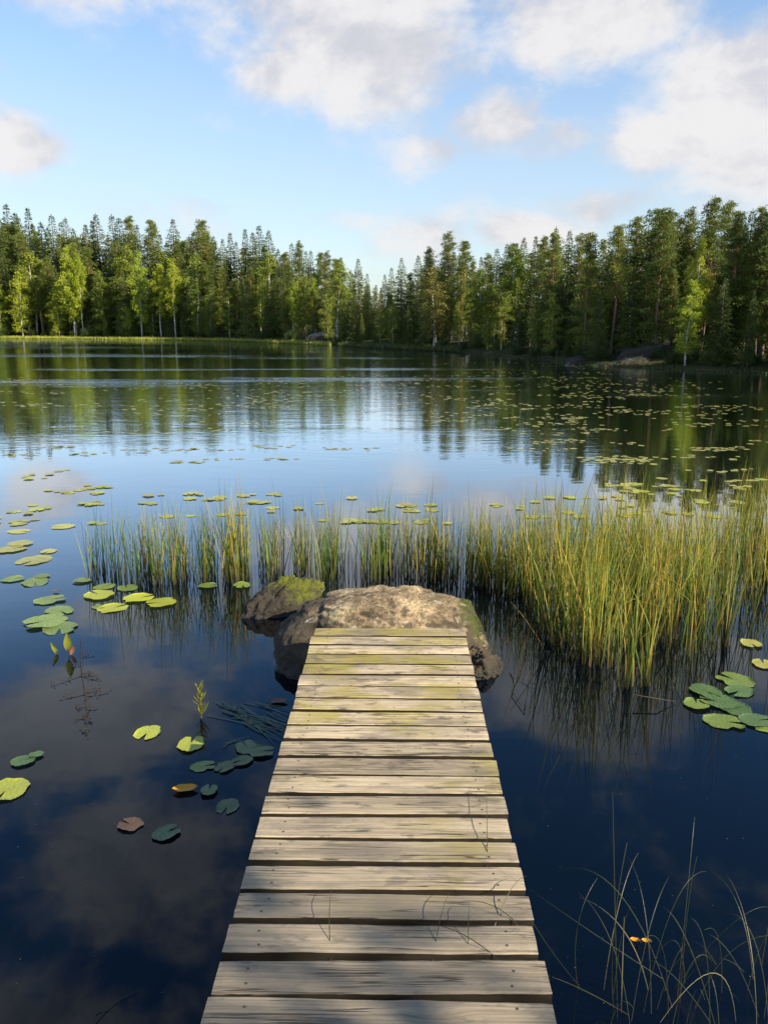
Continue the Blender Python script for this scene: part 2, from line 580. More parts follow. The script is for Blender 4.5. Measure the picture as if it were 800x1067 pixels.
# ------------------------------------------------------------------ lake shore in polar form
# azimuth from +Y, clockwise; distance of the shoreline as read along the far banks
shore_px = [(-60, 352), (0, 352.2), (100, 352.8), (200, 354.2), (270, 356), (330, 359), (380, 362.5), (430, 365), (480, 367.5),
            (540, 373), (590, 378.5), (650, 383), (700, 385.5), (760, 388), (800, 389.5), (860, 392)]
_az, _rd = [], []
for px, py in shore_px:
    p = at(px, py)
    _az.append(math.atan2(p.x, p.y))
    _rd.append(math.hypot(p.x, p.y))
_az = [-math.pi, R(-150), R(-120), R(-90), R(-60), R(-40)] + _az + [R(45), R(60), R(80), R(100), R(118), R(150), math.pi]
_rd = [2.6, 3.0, 5.5, 22, 70, 115] + _rd + [29, 22, 10.5, 5.6, 4.5, 3.0, 2.6]
_az, _rd = np.array(_az), np.array(_rd)


def shore_r(az):
    return np.interp(az, _az, _rd)


def inland(x, y):
    """distance beyond the shoreline along the radius, and azimuth"""
    az = math.atan2(x, y)
    return math.hypot(x, y) - float(shore_r(az)), az


def ground_z(d, az):
    d = np.asarray(d, dtype=float)
    near = np.clip((np.cos(az) + .1) * 3, 0, 1)                      # gentle behind the boards
    up = .22 * (1 - np.exp(-np.maximum(d, 0) / 1.2)) + np.clip(d - 1, 0, 90) * (.045 + .03 * near) * 0.9
    up = np.where(d > 90, up * np.exp(-(np.maximum(d, 90) - 90) / 900.0), up)
    return np.where(d < 0, np.maximum(d * .35, -1.6), up)


na = 240
azs = np.linspace(-math.pi, math.pi, na, endpoint=False)
ds = np.array([-12, -5, -2, -.8, -.25, 0, .3, .8, 1.6, 3, 5, 8, 12, 18, 26, 38, 55, 80, 120, 200, 400, 900, 2500.0])
G = []
for d in ds:
    r = shore_r(azs) + np.where(d < 0, np.maximum(d, -shore_r(azs) * .6), d) + (0.25 * np.sin(azs * 37) + .2 * np.sin(azs * 61 + 1)) * (abs(d) < 30) * np.clip(shore_r(azs) / 40, .05, 1.5)
    z = ground_z(d, azs) + (0 if d <= 0 else 1) * .12 * np.sin(azs * 53 + d)
    G.append(np.stack([np.sin(azs) * r, np.cos(azs) * r, z], 1))
G = np.concatenate(G)
q = []
for i in range(len(ds) - 1):
    for k in range(na):
        k2 = (k + 1) % na
        q.append((i * na + k, (i + 1) * na + k, (i + 1) * na + k2, i * na + k2))
go = link('ground', make_mesh('ground', G, [np.array(q)], [M['ground']], smooth=True))
tag(go, 'dark forest floor rising from the lake shore', 'ground', kind='structure')

# water sheet, finer close by
th = np.linspace(0, 2 * math.pi, 96, endpoint=False)
rs = [0.0001, 3, 8, 20, 60, 160, 320]
W = np.concatenate([np.stack([np.sin(th) * r, np.cos(th) * r, th * 0], 1) for r in rs])
q = [(i * 96 + k, i * 96 + (k + 1) % 96, (i + 1) * 96 + (k + 1) % 96, (i + 1) * 96 + k) for i in range(len(rs) - 1) for k in range(96)]
wo = link('water', make_mesh('water', W, [np.array(q)], [M['water']]))
tag(wo, 'dark calm lake reflecting sky and forest', 'lake', kind='structure')

# ------------------------------------------------------------------ tree prototypes (unit height)
def spruce_proto(seed, Rw=.15, low=.06, dens=1.0):
    r = np.random.default_rng(seed)
    mb, tb = MB(), MB()
    lean = r.normal(0, .008, 2)
    tube(tb, [(0, 0, -.02), (lean[0] * .5, lean[1] * .5, .5), (lean[0], lean[1], 1.0)], [.012, .007, .001], 7)
    P, D, L, Wd = [], [], [], []
    z = low
    while z < .985:
        rad = Rw * min((1 - z) * 1.55, (1 - z) ** .72) * r.uniform(.8, 1.12) * (1 if z > low + .1 else .8) + .006
        nb = int(r.integers(5, 9)) if z < .88 else 6
        a0 = r.uniform(0, 6.28)
        for b in range(nb):
            az = a0 + b * 6.283 / nb + r.normal(0, .2)
            ln = rad * r.uniform(.6, 1.18)
            dr = -.42 + .8 * z + r.normal(0, .16)
            dirv = np.array([math.cos(az), math.sin(az), dr])
            side = np.array([-math.sin(az), math.cos(az), 0])
            m = max(6, int(ln / .0042 * dens))
            s = r.uniform(.12, 1, m) ** .8
            lat = r.normal(0, .34, m) * (1.05 - s) * ln
            p = dirv[None] * (s * ln)[:, None] + side[None] * lat[:, None]
            p[:, 2] += z - .12 * (s * ln) ** 2 / max(ln, .01) + r.normal(0, .004, m)
            p[:, 0] += lean[0] * z
            p[:, 1] += lean[1] * z
            d = dirv[None] + side[None] * (np.sign(lat) * r.uniform(.2, 1.1, m))[:, None] + np.stack([np.zeros(m), np.zeros(m), -r.uniform(.1, .7, m)], 1)
            P.append(p); D.append(d)
            kz = .58 + .42 * (1 - z) ** .5
            L.append(r.uniform(.014, .027, m) * kz); Wd.append(r.uniform(.0065, .011, m) * kz)
            if b % 2 == 0 and z < .85:
                e = p[np.argmax(s)]
                tube(tb, [(lean[0] * z, lean[1] * z, z), tuple(e)], [.0022, .0006], 3, 0, False)
        z += r.uniform(.009, .022)
    # leader
    P.append(np.stack([np.full(10, lean[0]), np.full(10, lean[1]), np.linspace(.94, .985, 10)], 1))
    D.append(np.stack([r.normal(0, .35, 10), r.normal(0, .35, 10), np.ones(10)], 1)); L.append(np.full(10, .022)); Wd.append(np.full(10, .006))
    cards(mb, np.concatenate(P), np.concatenate(D), np.concatenate(L), np.concatenate(Wd), roll=.8)
    return tb, mb, 'spruce'


def pine_proto(seed, low=.38, Rw=.15, nbr=46, cl=46):
    r = np.random.default_rng(seed)
    mb, tb = MB(), MB()
    bx, by = r.normal(0, .012, 2)
    cen = lambda z: np.array([bx * math.sin(z * 3), by * math.sin(z * 2.5), z])
    tube(tb, [tuple(cen(z)) for z in (-.02, .2, .4, .6, .8, .97)], [.0145, .0115, .0095, .007, .004, .001], 8)
    P, D, L, Wd = [], [], [], []
    for i in range(nbr):
        u = (i + r.uniform(0, 1)) / nbr
        z = low + (1 - low) * u ** .9 * .97
        prof = (1.0 - u) ** .8 * (.5 + .5 * min(1, u * 3.5))
        ln = Rw * prof * r.uniform(.5, 1.25) + .008
        az = r.uniform(0, 6.283)
        el = -.2 + .8 * u + r.normal(0, .16)
        dv = np.array([math.cos(az), math.sin(az), el])
        dv /= np.linalg.norm(dv)
        c0 = cen(z)
        tip = c0 + dv * ln
        tip[2] += .14 * ln
        tube(tb, [tuple(c0), tuple(c0 + dv * ln * .55), tuple(tip)], [.0036, .0022, .0008], 4, 0, False)
        nc = int(r.integers(3, 6)) + int(ln * 22)
        for k in range(nc):
            s = r.uniform(.35, 1.0)
            cc = c0 + (tip - c0) * s + r.normal(0, .02, 3) * np.array([1, 1, .55])
            m = int(cl * r.uniform(.6, 1.2))
            off = r.normal(0, 1, (m, 3)) * np.array([.02, .02, .008]) * (1.1 - .55 * u)
            P.append(cc + off)
            D.append(unit(off + 1e-6) * .8 + np.array([dv[0] * .5, dv[1] * .5, .65]) + r.normal(0, .3, (m, 3)))
            L.append(r.uniform(.010, .02, m) * (1.1 - .45 * u)); Wd.append(r.uniform(.004, .007, m))
    for k in range(6):
        zz = r.uniform(low * .35, low)
        az = r.uniform(0, 6.283)
        c0 = cen(zz)
        tube(tb, [tuple(c0), tuple(c0 + np.array([math.cos(az), math.sin(az), -.1]) * r.uniform(.02, .06))], [.0022, .0008], 3, 0, False)
    cards(mb, np.concatenate(P), np.concatenate(D), np.concatenate(L), np.concatenate(Wd))
    return tb, mb, 'pine'


def birch_proto(seed, low=.28, Rw=.12, nbr=60, nl=110, stems=1):
    r = np.random.default_rng(seed)
    mb, tb = MB(), MB()
    P, D, L, Wd = [], [], [], []
    for st in range(stems):
        bx, by = r.normal(0, .02, 2)
        ox, oy = (0, 0) if st == 0 else r.normal(0, .03, 2)
        hh = 1.0 if st == 0 else r.uniform(.75, .9)
        cen = lambda z: np.array([ox + (bx + ox) * z * z, oy + (by + oy) * z * z + .01 * math.sin(z * 7), z * hh])
        tube(tb, [tuple(cen(z)) for z in (-.02, .2, .4, .6, .8, .97)], [.0105, .0085, .0068, .005, .003, .0008], 8)
        for i in range(nbr):
            u = (i + r.uniform(0, 1)) / nbr
            z = low + (1 - low) * u * .97
            prof = math.sin(min(1.0, (1.03 - u) * 1.7) * math.pi / 2) * (.45 + .55 * min(1, u * 3))
            ln = Rw * prof * r.uniform(.5, 1.2) + .012
            az = r.uniform(0, 6.283)
            el = .55 + r.normal(0, .2)
            dv = np.array([math.cos(az), math.sin(az), el])
            dv /= np.linalg.norm(dv)
            c0 = cen(z)
            mid = c0 + dv * ln * .7
            tip = mid + np.array([dv[0], dv[1], -.35]) * ln * .5
            tube(tb, [tuple(c0), tuple(mid), tuple(tip)], [.0024, .0013, .0005], 3, 0, False)
            m = max(12, int(nl * r.uniform(.5, 1.2) * (ln / Rw + .25)))
            s = r.uniform(.15, 1.0, m)
            p = np.where((s < .6)[:, None], c0 + (mid - c0) * (s / .6)[:, None], mid + (tip - mid) * ((s - .6) / .4)[:, None])
            p = p + r.normal(0, .0125, (m, 3))
            p[:, 2] -= np.abs(r.normal(0, .018, m)) * s
            P.append(p)
            D.append(r.normal(0, .6, (m, 3)) + np.array([0, 0, -.7]))
            L.append(r.uniform(.010, .018, m)); Wd.append(r.uniform(.007, .012, m))
    cards(mb, np.concatenate(P), np.concatenate(D), np.concatenate(L), np.concatenate(Wd))
    return tb, mb, 'birch'


def shrub_proto(seed, n=5200):
    r = np.random.default_rng(seed)
    mb, tb = MB(), MB()
    P, D = [], []
    for k in range(26):
        az, e = r.uniform(0, 6.283), r.uniform(.25, 1.3)
        ln = r.uniform(.55, 1.0)
        dv = np.array([math.cos(az) * math.cos(e) * .75, math.sin(az) * math.cos(e) * .75, math.sin(e)]) * ln
        b0 = r.normal(0, .04, 3) * np.array([1, 1, 0])
        tube(tb, [tuple(b0), tuple(b0 + dv * .55 + np.array([0, 0, .04])), tuple(b0 + dv)], [.012, .008, .002], 4, 0, False)
        m = n // 26
        s = r.uniform(.2, 1.0, m) ** .8
        P.append(b0 + dv[None] * s[:, None] + r.normal(0, .075, (m, 3)))
        D.append(r.normal(0, .8, (m, 3)) + np.array([0, 0, .15]))
    P = np.concatenate(P)
    P[:, 2] = np.abs(P[:, 2])
    cards(mb, P, np.concatenate(D), rng.uniform(.03, .055, len(P)), rng.uniform(.018, .034, len(P)))
    return tb, mb, 'shrub'


PROTO = {'spruce': [spruce_proto(100 + i, Rw, low) for i, (Rw, low) in enumerate([(.145, .04), (.165, .06), (.125, .1), (.175, .03)])],
         'pine': [pine_proto(200 + i, *a) for i, a in enumerate([(.34, .15, 60), (.24, .16, 68), (.42, .14, 56), (.16, .165, 76), (.08, .165, 84)])],
         'birch': [birch_proto(300 + i, *a) for i, a in enumerate([(.16, .13, 70), (.3, .12, 64), (.06, .15, 80), (.22, .14, 58, 110, 2)])],
         'shrub': [shrub_proto(400 + i) for i in range(3)]}
BARK = {'spruce': M['spruce_bark'], 'pine': M['pine_bark'], 'birch': M['birch_bark'], 'shrub': M['spruce_bark']}
LEAF = {'spruce': M['spruce_needles'], 'pine': M['pine_needles'], 'birch': M['birch_leaves'], 'shrub': M['shrub_leaves']}
NAME = {'spruce': 'spruce_tree', 'pine': 'pine_tree', 'birch': 'birch_tree', 'shrub': 'shore_shrub'}
_cache = {}


def tree_meshes(kind, v, leaf=None):
    key = (kind, v, leaf)
    if key not in _cache:
        tb, mb, _ = PROTO[kind][v]
        tk = (kind, v, 'trunk')
        if tk not in _cache:
            _cache[tk] = tb.mesh(kind + '_trunk_mesh', [BARK[kind]], True)
        _cache[key] = (_cache[tk], mb.mesh(kind + '_crown_mesh', [M[leaf] if leaf else LEAF[kind]]))
    return _cache[key]


N_TREES = 0


def tree(kind, v, x, y, height, label, group=None, width=1.0, leaf=None, cat=None, z=None):
    global N_TREES
    N_TREES += 1
    d, az = inland(x, y)
    gz = float(ground_z(d, az)) if z is None else z
    tm, cm = tree_meshes(kind, v, leaf)
    e = empty(NAME[kind], (x, y, gz - .02), random.uniform(0, 6.283), (height * width, height * width, height))
    link('trunk' if kind != 'shrub' else 'stems', tm, e)
    link('crown' if kind != 'shrub' else 'foliage', cm, e)
    tag(e, label, cat or ('tree' if kind != 'shrub' else 'shrub'), group)
    return e


sky_px = [(-120, 215), (0, 221), (35, 225), (60, 234), (100, 233), (130, 234), (165, 240), (200, 237), (212, 236), (245, 247), (280, 245),
          (300, 255), (325, 263), (345, 270), (360, 268), (380, 280), (395, 287), (408, 275), (430, 282), (445, 262), (490, 275), (505, 268),
          (535, 252), (575, 246), (610, 246), (640, 238), (682, 222), (705, 226), (730, 215), (760, 224), (800, 212), (920, 195)]
_sx, _sy = [p[0] for p in sky_px], [p[1] for p in sky_px]


def place(px, d):
    """point at inland distance d on the bearing of px"""
    dd = ray(px, 345)
    az = math.atan2(dd.x, dd.y)
    r = float(shore_r(az)) + d
    return math.sin(az) * r, math.cos(az) * r


def grow(kind, v, px, d, ytop, label, group=None, width=1.0, leaf=None):
    x, y = place(px, d)
    gz = float(ground_z(d, math.atan2(x, y)))
    h = top_z(px, ytop, y) - gz
    return tree(kind, v, x, y, max(h, 1.0), label, group, width, leaf)


# --- trees that stand out
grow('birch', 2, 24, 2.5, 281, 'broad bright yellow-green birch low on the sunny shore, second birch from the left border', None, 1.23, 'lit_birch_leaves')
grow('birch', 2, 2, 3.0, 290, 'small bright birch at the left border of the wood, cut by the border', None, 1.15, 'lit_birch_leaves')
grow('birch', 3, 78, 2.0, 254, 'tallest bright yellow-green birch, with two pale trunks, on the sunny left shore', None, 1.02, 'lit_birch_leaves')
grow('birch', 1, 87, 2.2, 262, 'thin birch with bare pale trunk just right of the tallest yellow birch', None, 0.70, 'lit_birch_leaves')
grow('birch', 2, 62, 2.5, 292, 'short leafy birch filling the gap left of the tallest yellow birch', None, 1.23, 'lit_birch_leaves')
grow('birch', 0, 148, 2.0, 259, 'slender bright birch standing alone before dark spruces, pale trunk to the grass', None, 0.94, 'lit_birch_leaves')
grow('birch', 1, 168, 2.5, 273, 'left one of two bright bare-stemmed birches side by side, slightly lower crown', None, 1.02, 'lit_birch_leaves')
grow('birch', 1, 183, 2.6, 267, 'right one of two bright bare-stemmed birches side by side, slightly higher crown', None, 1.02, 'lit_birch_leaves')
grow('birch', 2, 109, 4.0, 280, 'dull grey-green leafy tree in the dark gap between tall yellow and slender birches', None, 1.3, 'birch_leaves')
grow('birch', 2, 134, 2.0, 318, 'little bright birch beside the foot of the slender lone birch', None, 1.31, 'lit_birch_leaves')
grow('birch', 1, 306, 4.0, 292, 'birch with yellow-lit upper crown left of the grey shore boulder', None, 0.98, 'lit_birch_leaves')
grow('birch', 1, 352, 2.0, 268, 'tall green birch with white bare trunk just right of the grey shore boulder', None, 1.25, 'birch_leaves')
grow('birch', 1, 325, 4.0, 288, 'green birch whose pale trunk rises behind the grey shore boulder', None, 1.2, 'birch_leaves')
grow('birch', 0, 452, 1.0, 276, 'rusty orange-tinged birch with thin white trunk at the waterline', None, 1.5, 'aspen_leaves')
grow('pine', 3, 466, 11, 241, 'tallest dark pine at the middle of the wood, rising alone above the rest', None, .95)
grow('pine', 3, 447, 10, 257, 'dark pine leaning on the left side of the tallest middle pine', None, .85)
grow('pine', 1, 481, 11, 250, 'narrow dark pine close to the right side of the tallest middle pine', None, 1.0)
grow('birch', 0, 500, 5.0, 278, 'green birch with yellowish top right of the tallest middle pine', None, 1.3, 'birch_leaves')
grow('birch', 1, 536, 7.0, 251, 'tall yellow-topped birch with white trunk lines at mid wood', None, 1.3, 'birch_leaves')
grow('pine', 1, 575, 7.0, 241, 'pointed tall pine just right of the yellow-topped mid birch', None, .9)
grow('birch', 0, 716, 1.2, 289, 'small sunlit yellow-green birch against dark pines on the right shore', None, 1.23, 'lit_birch_leaves')
grow('birch', 2, 722, 5.0, 243, 'leafy tree with bright lit top between two tall right-shore pines', None, 0.82, 'lit_birch_leaves')
grow('pine', 4, 684, 5.0, 214, 'tall full pine with reddish lit trunk above the rock outcrop', None, .9)
grow('pine', 1, 731, 7.5, 204, 'tallest pine of the right shore, thin open top against cloud', None, .85)
grow('pine', 4, 760, 5.0, 217, 'wide dark pine right of the tallest right-shore pine', None, .95)
grow('pine', 3, 795, 5.0, 203, 'yellow-lit pine at the right border of the picture', None, 1.0)
grow('pine', 2, 637, 5.0, 234, 'pine with pale lit lower trunk at the left end of the rock outcrop', None, .95)
grow('pine', 4, 610, 3.5, 240, 'dense dark pine reaching the water left of the rock outcrop', None, .95)

# --- the rest of the wood, individually
GR = {'L': 'on the far left shore', 'M': 'on the far middle shore', 'R': 'on the near right shore'}


def section(px):
    return 'L' if px < 330 else ('M' if px < 560 else 'R')


def rest(kind, v, px, d, yt, row, width=1.0, leaf=None):
    s = section(px)
    look = {'back': 'treetop in the back row of the wood', 'mid': 'in the middle of the wood', 'front': 'at the front edge of the wood'}[row]
    desc = {'spruce': 'dark pointed spruce', 'pine': 'green rounded pine', 'birch': 'dull green birch'}[kind]
    lab = '%s %s %s' % (desc, look, GR[s])
    grp = '%s trees, %s row, %s' % (kind, row, GR[s])
    grow(kind, v, px, d, yt, lab, grp, width, leaf)


px = -30.0
while px < 830:
    s = section(px)
    base = np.interp(px, _sx, _sy)
    jit = random.choice([0, -4, 4, 8, 12, 17, 1, -7]) * (1.0 if s == 'L' else .9)
    if s == 'L':
        kind = random.choice(['spruce'] * 7 + ['pine'] * 1)
        step, d = random.uniform(5.5, 8.5), random.uniform(12, 24)
    elif s == 'M':
        kind = random.choice(['spruce'] * 4 + ['pine'] * 2)
        step, d = random.uniform(6.5, 10), random.uniform(10, 18)
    else:
        kind = random.choice(['spruce'] * 3 + ['pine'] * 4)
        step, d = random.uniform(9, 14), random.uniform(8, 13)
    rest(kind, random.randrange(4), px, d, base + jit - 4, 'back', random.uniform(1.0, 1.3) * (.75 if kind == 'pine' else 1))
    px += step
px = -25.0
while px < 830:
    s = section(px)
    base = np.interp(px, _sx, _sy)
    bot = np.interp(px, [0, 330, 480, 600, 800], [352, 358, 367, 378, 389])
    yt = base + (bot - base) * random.uniform(.12, .42)
    if s == 'L':
        kind = random.choice(['pine'] * 3 + ['spruce'] * 3 + ['birch'] * 2)
        step, d = random.uniform(6.5, 10), random.uniform(5.5, 11)
    elif s == 'M':
        kind = random.choice(['birch'] * 2 + ['spruce'] * 3 + ['pine'] * 2)
        step, d = random.uniform(9, 14), random.uniform(5, 9)
    else:
        kind = random.choice(['pine'] * 4 + ['spruce'] * 3)
        step, d = random.uniform(12, 19), random.uniform(4, 7.5)
    rest(kind, random.randrange(4), px, d, yt, 'mid', random.uniform(1.1, 1.4) * (.72 if kind == 'pine' else 1))
    px += step
px = -20.0
while px < 830:
    s = section(px)
    base = np.interp(px, _sx, _sy)
    bot = np.interp(px, [0, 330, 480, 600, 800], [352, 358, 367, 378, 389])
    yt = base + (bot - base) * random.uniform(.38, .6)
    if s == 'L':
        kind = random.choice(['birch'] * 2 + ['spruce'] * 3 + ['pine'])
        step, d = random.uniform(13, 22), random.uniform(3, 5.5)
    elif s == 'M':
        kind = random.choice(['spruce'] * 3 + ['birch'])
        step, d = random.uniform(13, 20), random.uniform(2.5, 4.5)
    else:
        kind = random.choice(['spruce'] * 3 + ['birch'])
        step, d = random.uniform(22, 36), random.uniform(1.5, 4)
        if 625 < px < 690:
            px += 30
            continue
    rest(kind, random.randrange(4) if kind != 'birch' else random.choice([0, 2]), px, d, yt, 'front', random.uniform(1.1, 1.5))
    px += step

# shrubs hugging the banks
for i in range(46):
    px = -10 + i * 18.3 + random.uniform(-7, 7)
    if 628 < px < 690:
        continue
    s = section(px)
    x, y = place(px, random.uniform(1.2, 3.5))
    d, az = inland(x, y)
    tree('shrub', i % 3, x, y, random.uniform(1.2, 2.4) * (.62 if s != 'L' else 1.0), 'low leafy shrub at the foot of the wood ' + GR[s], 'low shrubs ' + GR[s], random.uniform(.8, 1.2))

# --- the wood further in and beyond the picture's borders, one mass
def forest_mass():
    mb = MB()
    mats = [M['spruce_needles'], M['pine_needles'], M['birch_leaves'], M['spruce_bark'], M['pine_bark'], M['birch_bark']]
    order = {'spruce': 0, 'pine': 1, 'birch': 2}
    low = {}
    for kind in order:
        for v, (tb, cb, _) in enumerate(PROTO[kind]):
            V, F, Mi, A = cb.arrays()
            C = V.reshape(-1, 4, 3)
            keep = rng.permutation(len(C))[:1500]
            C = C[keep]
            mid = C.mean(1, keepdims=True)
            C = mid + (C - mid) * 2.1
            TV, TF, _, _ = tb.arrays()
            low[kind, v] = (C.reshape(-1, 3), TV, TF)
    spots = []
    for k in range(120):                                   # further in, behind the rows in view
        px = random.uniform(-60, 860)
        d = random.uniform(16, 40) if px < 560 else random.uniform(12, 28)
        x, y = place(px, d)
        yt = np.interp(px, _sx, _sy) + random.uniform(6, 30)
        h = top_z(px, yt, y) - float(ground_z(d, math.atan2(x, y)))
        spots.append((x, y, h))
    for k in range(150):                                   # left and right of the picture
        if k % 3 == 0:
            az = R(random.uniform(-75, -27))
            d = random.uniform(2, 26)
            h = random.uniform(13, 21)
        else:
            az = R(random.uniform(27.5, 100))
            d = random.uniform(1.5, 22) + (3.0 if az > R(60) else 0)
            h = random.uniform(5.5, 9.5) if az < R(60) else random.uniform(4, 6.5)
        r = float(shore_r(az)) + d
        spots.append((math.sin(az) * r, math.cos(az) * r, h))
    for x, y, h in spots:
        kind = random.choice(['spruce', 'spruce', 'pine', 'pine', 'birch'])
        CV, TV, TF = low[kind, random.randrange(4)]
        d, az = inland(x, y)
        gz = float(ground_z(d, az))
        a = random.uniform(0, 6.283)
        rot = np.array([[math.cos(a), -math.sin(a), 0], [math.sin(a), math.cos(a), 0], [0, 0, 1]])
        w = random.uniform(1.0, 1.25)
        S = np.array([h * w, h * w, h])
        off = np.array([x, y, gz])
        mb.add((CV * S) @ rot.T + off, [np.arange(len(CV)).reshape(-1, 4)], order[kind])
        mb.add((TV * S) @ rot.T + off, TF, 3 + order[kind])
    o = link('far_forest', mb.mesh('far_forest', mats))
    tag(o, 'dense dark conifer wood behind the first rows of trees', 'forest', kind='stuff')


forest_mass()

# --- near bank: unseen young trees added to shade the near boards
def shade_tree(kind, v, x, y, h, label, width):
    tree(kind, v, x, y, h, label, None, width)


shade_tree('birch', 2, 6.3, -3.0, 9.0, 'unseen leafy birch added on the near bank to shade the boards', 1.15)
shade_tree('spruce', 3, 5.6, -4.6, 8.5, 'unseen dense spruce added beside the near-bank birch for shade', 1.0)
shade_tree('pine', 3, 4.6, -5.4, 6.5, 'unseen young pine added on the near bank further back', 1.3)

# ------------------------------------------------------------------ shore grass
def blade_strip(mb, base, height, width, az, lean, curl, seg=5, kink=None, mat=0):
    """one tapered blade, base point, leaning towards az; kink bends it sharply at that fraction"""
    base = Vector(base)
    d = Vector((math.cos(az), math.sin(az), 0))
    face = random.uniform(0, math.pi)
    s = Vector((math.cos(face), math.sin(face), 0))
    V, T = [], []
    p = base.copy()
    ang = lean
    for i in range(seg + 1):
        t = i / seg
        w = width * (1 - t ** 1.8) * .5 + .0004
        if i == seg:
            V += [p, p]
        else:
            V += [p - s * w, p + s * w]
        T += [t, t]
        if kink is not None and t >= kink and (i == 0 or (i - 1) / seg < kink):
            ang += random.uniform(.9, 1.9)
        ang += curl / seg
        p = p + (d * math.sin(ang) + Vector((0, 0, 1)) * math.cos(ang)) * (height / seg)
    q = [(2 * i, 2 * i + 1, 2 * i + 3, 2 * i + 2) for i in range(seg - 1)]
    i = seg - 1
    mb.add([tuple(v) for v in V[:-1]], [q, [(2 * i, 2 * i + 1, 2 * i + 2)]], mat, T[:-1])


mb = MB()
for i in range(9000):
    px = random.uniform(-40, 345)
    s = random.uniform(-2.6, 1.6)
    x, y = place(px, s)
    d, az = inland(x, y)
    blade_strip(mb, (x, y, max(-.02, float(ground_z(d, az)) - .02)), random.uniform(.2, .5), .09, random.uniform(0, 6.28), random.uniform(0, .35), .4, 2)
for i in range(2200):
    px = random.uniform(345, 480)
    x, y = place(px, random.uniform(-.6, 2.0))
    d, az = inland(x, y)
    blade_strip(mb, (x, y, max(-.02, float(ground_z(d, az)) - .02)), random.uniform(.3, .6), .06, random.uniform(0, 6.28), random.uniform(0, .35), .4, 2, None, 1)
for i in range(2600):
    px = random.uniform(480, 830)
    x, y = place(px, random.uniform(-.4, 1.4))
    d, az = inland(x, y)
    blade_strip(mb, (x, y, max(-.02, float(ground_z(d, az)) - .02)), random.uniform(.08, .2), .03, random.uniform(0, 6.28), random.uniform(0, .35), .4, 2, None, 1)
for i in range(1500):
    az = random.choice([random.uniform(R(105), math.pi), random.uniform(-math.pi, R(-125))])
    r = float(shore_r(az)) + random.uniform(.2, 5)
    x, y = math.sin(az) * r, math.cos(az) * r
    d, _a = inland(x, y)
    blade_strip(mb, (x, y, float(ground_z(d, az)) - .02), random.uniform(.2, .5), .012, random.uniform(0, 6.28), random.uniform(0, .4), .5, 3, None, 1)
tag(link('shore_grass', mb.mesh('shore_grass', [M['shore_grass'], M['dark_grass']], attr='t')),
    'pale yellow-green grass strip along the water under the wood', 'grass', kind='stuff')

# ------------------------------------------------------------------ rocks
def ico(sub):
    import bmesh
    bm = bmesh.new()
    bmesh.ops.create_icosphere(bm, subdivisions=sub, radius=1.0)
    V = np.array([v.co[:] for v in bm.verts])
    F = np.array([[v.index for v in f.verts] for f in bm.faces])
    bm.free()
    return V, F


def rock(name, mat, loc, size, seed, label, n=2.6, sub=5, rough=.1, tilt=(0, 0), rz=0.0, cat='boulder', fine=.02, shape=None):
    V, F = ico(sub)
    k = (np.abs(V[:, 0]) ** n + np.abs(V[:, 1]) ** n + np.abs(V[:, 2]) ** n) ** (-1.0 / n)
    P = V * k[:, None]
    o = Vector((seed * 7.1, seed * 3.3, seed * 1.7))
    out = np.empty_like(P)
    for i in range(len(P)):
        v = Vector(P[i])
        b = noise.fractal(v * 1.1 + o, 1.0, 2.0, 3) * rough
        c = noise.ridged_multi_fractal(v * 2.2 + o, 1.0, 2.0, 4, 1.0, 2.0) * fine
        f = noise.fractal(v * 7.0 + o, .9, 2.0, 4) * fine * .6
        g_ = (noise.fractal(v * 34.0 + o, .7, 2.0, 3) * .0065) if sub >= 5 else 0.0
        out[i] = v * (1 + b - c + f + g_)
    out *= np.array(size)
    out[:, 2] += out[:, 0] * tilt[0] + out[:, 1] * tilt[1]
    if shape:
        out = shape(out)
    ob = link(name, make_mesh(name, out, [F], [mat], smooth=True), None, loc)
    ob.rotation_euler = (0, 0, rz)
    tag(ob, label, cat)
    return ob


def boulder_shape(P):
    # flat sunny back, front shoulder dipping under the board ends, left flank running out low
    x, y, z = P[:, 0], P[:, 1], P[:, 2]
    z = np.where(z > 0, z - .16 * np.clip((-y - .1) / .5, 0, 1) * (z > 0), z)
    return np.stack([x, y, z], 1)


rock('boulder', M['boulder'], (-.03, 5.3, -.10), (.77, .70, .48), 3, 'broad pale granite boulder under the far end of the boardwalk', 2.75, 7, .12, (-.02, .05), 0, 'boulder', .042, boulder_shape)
rock('mossy_rock', M['moss_rock'], (-.84, 6.12, -.01), (.40, .2, .28), 8, 'dark rock with bright moss cap left of the pale boulder', 1.7, 6, .25, (.42, 0), R(28), 'rock', .09)
rock('wet_rock', M['wet_rock'], (.64, 5.0, -.02), (.15, .2, .14), 5, 'small brown wet rock beside the right edge of the board ends', 2.3, 6, .25, (-.2, 0), R(-20), 'rock', .09)
p = at(333, 358.6)
rock('shore_boulder', M['far_rock'], (p.x, p.y + .6, .3), (1.75, 1.2, 1.25), 12, 'big grey boulder on the far grassy shore', 2.4, 4, .2, (.18, 0), R(10), 'boulder', .06)
x, y = place(648, 1.6)
rock('rock_outcrop', M['outcrop'], (x, y, -.1), (1.6, 1.0, .5), 17, 'grey sloping rock outcrop at the water below the right pines', 2.4, 5, .22, (.22, .1), R(-25), 'rock', .1)
x, y = place(676, 4.0)
rock('rock_outcrop', M['outcrop'], (x, y, .4), (1.9, 1.2, .75), 21, 'upper grey rock slab lying behind the sloping outcrop under the pines', 2.4, 4, .25, (.1, .1), R(-15), 'rock', .1)
x, y = place(604, .6)
rock('rock_outcrop', M['outcrop'], (x, y, .0), (.8, .6, .45), 25, 'low dark rock at the water just left of the sloping outcrop', 2.4, 4, .25, (.1, .1), R(-15), 'rock', .1)

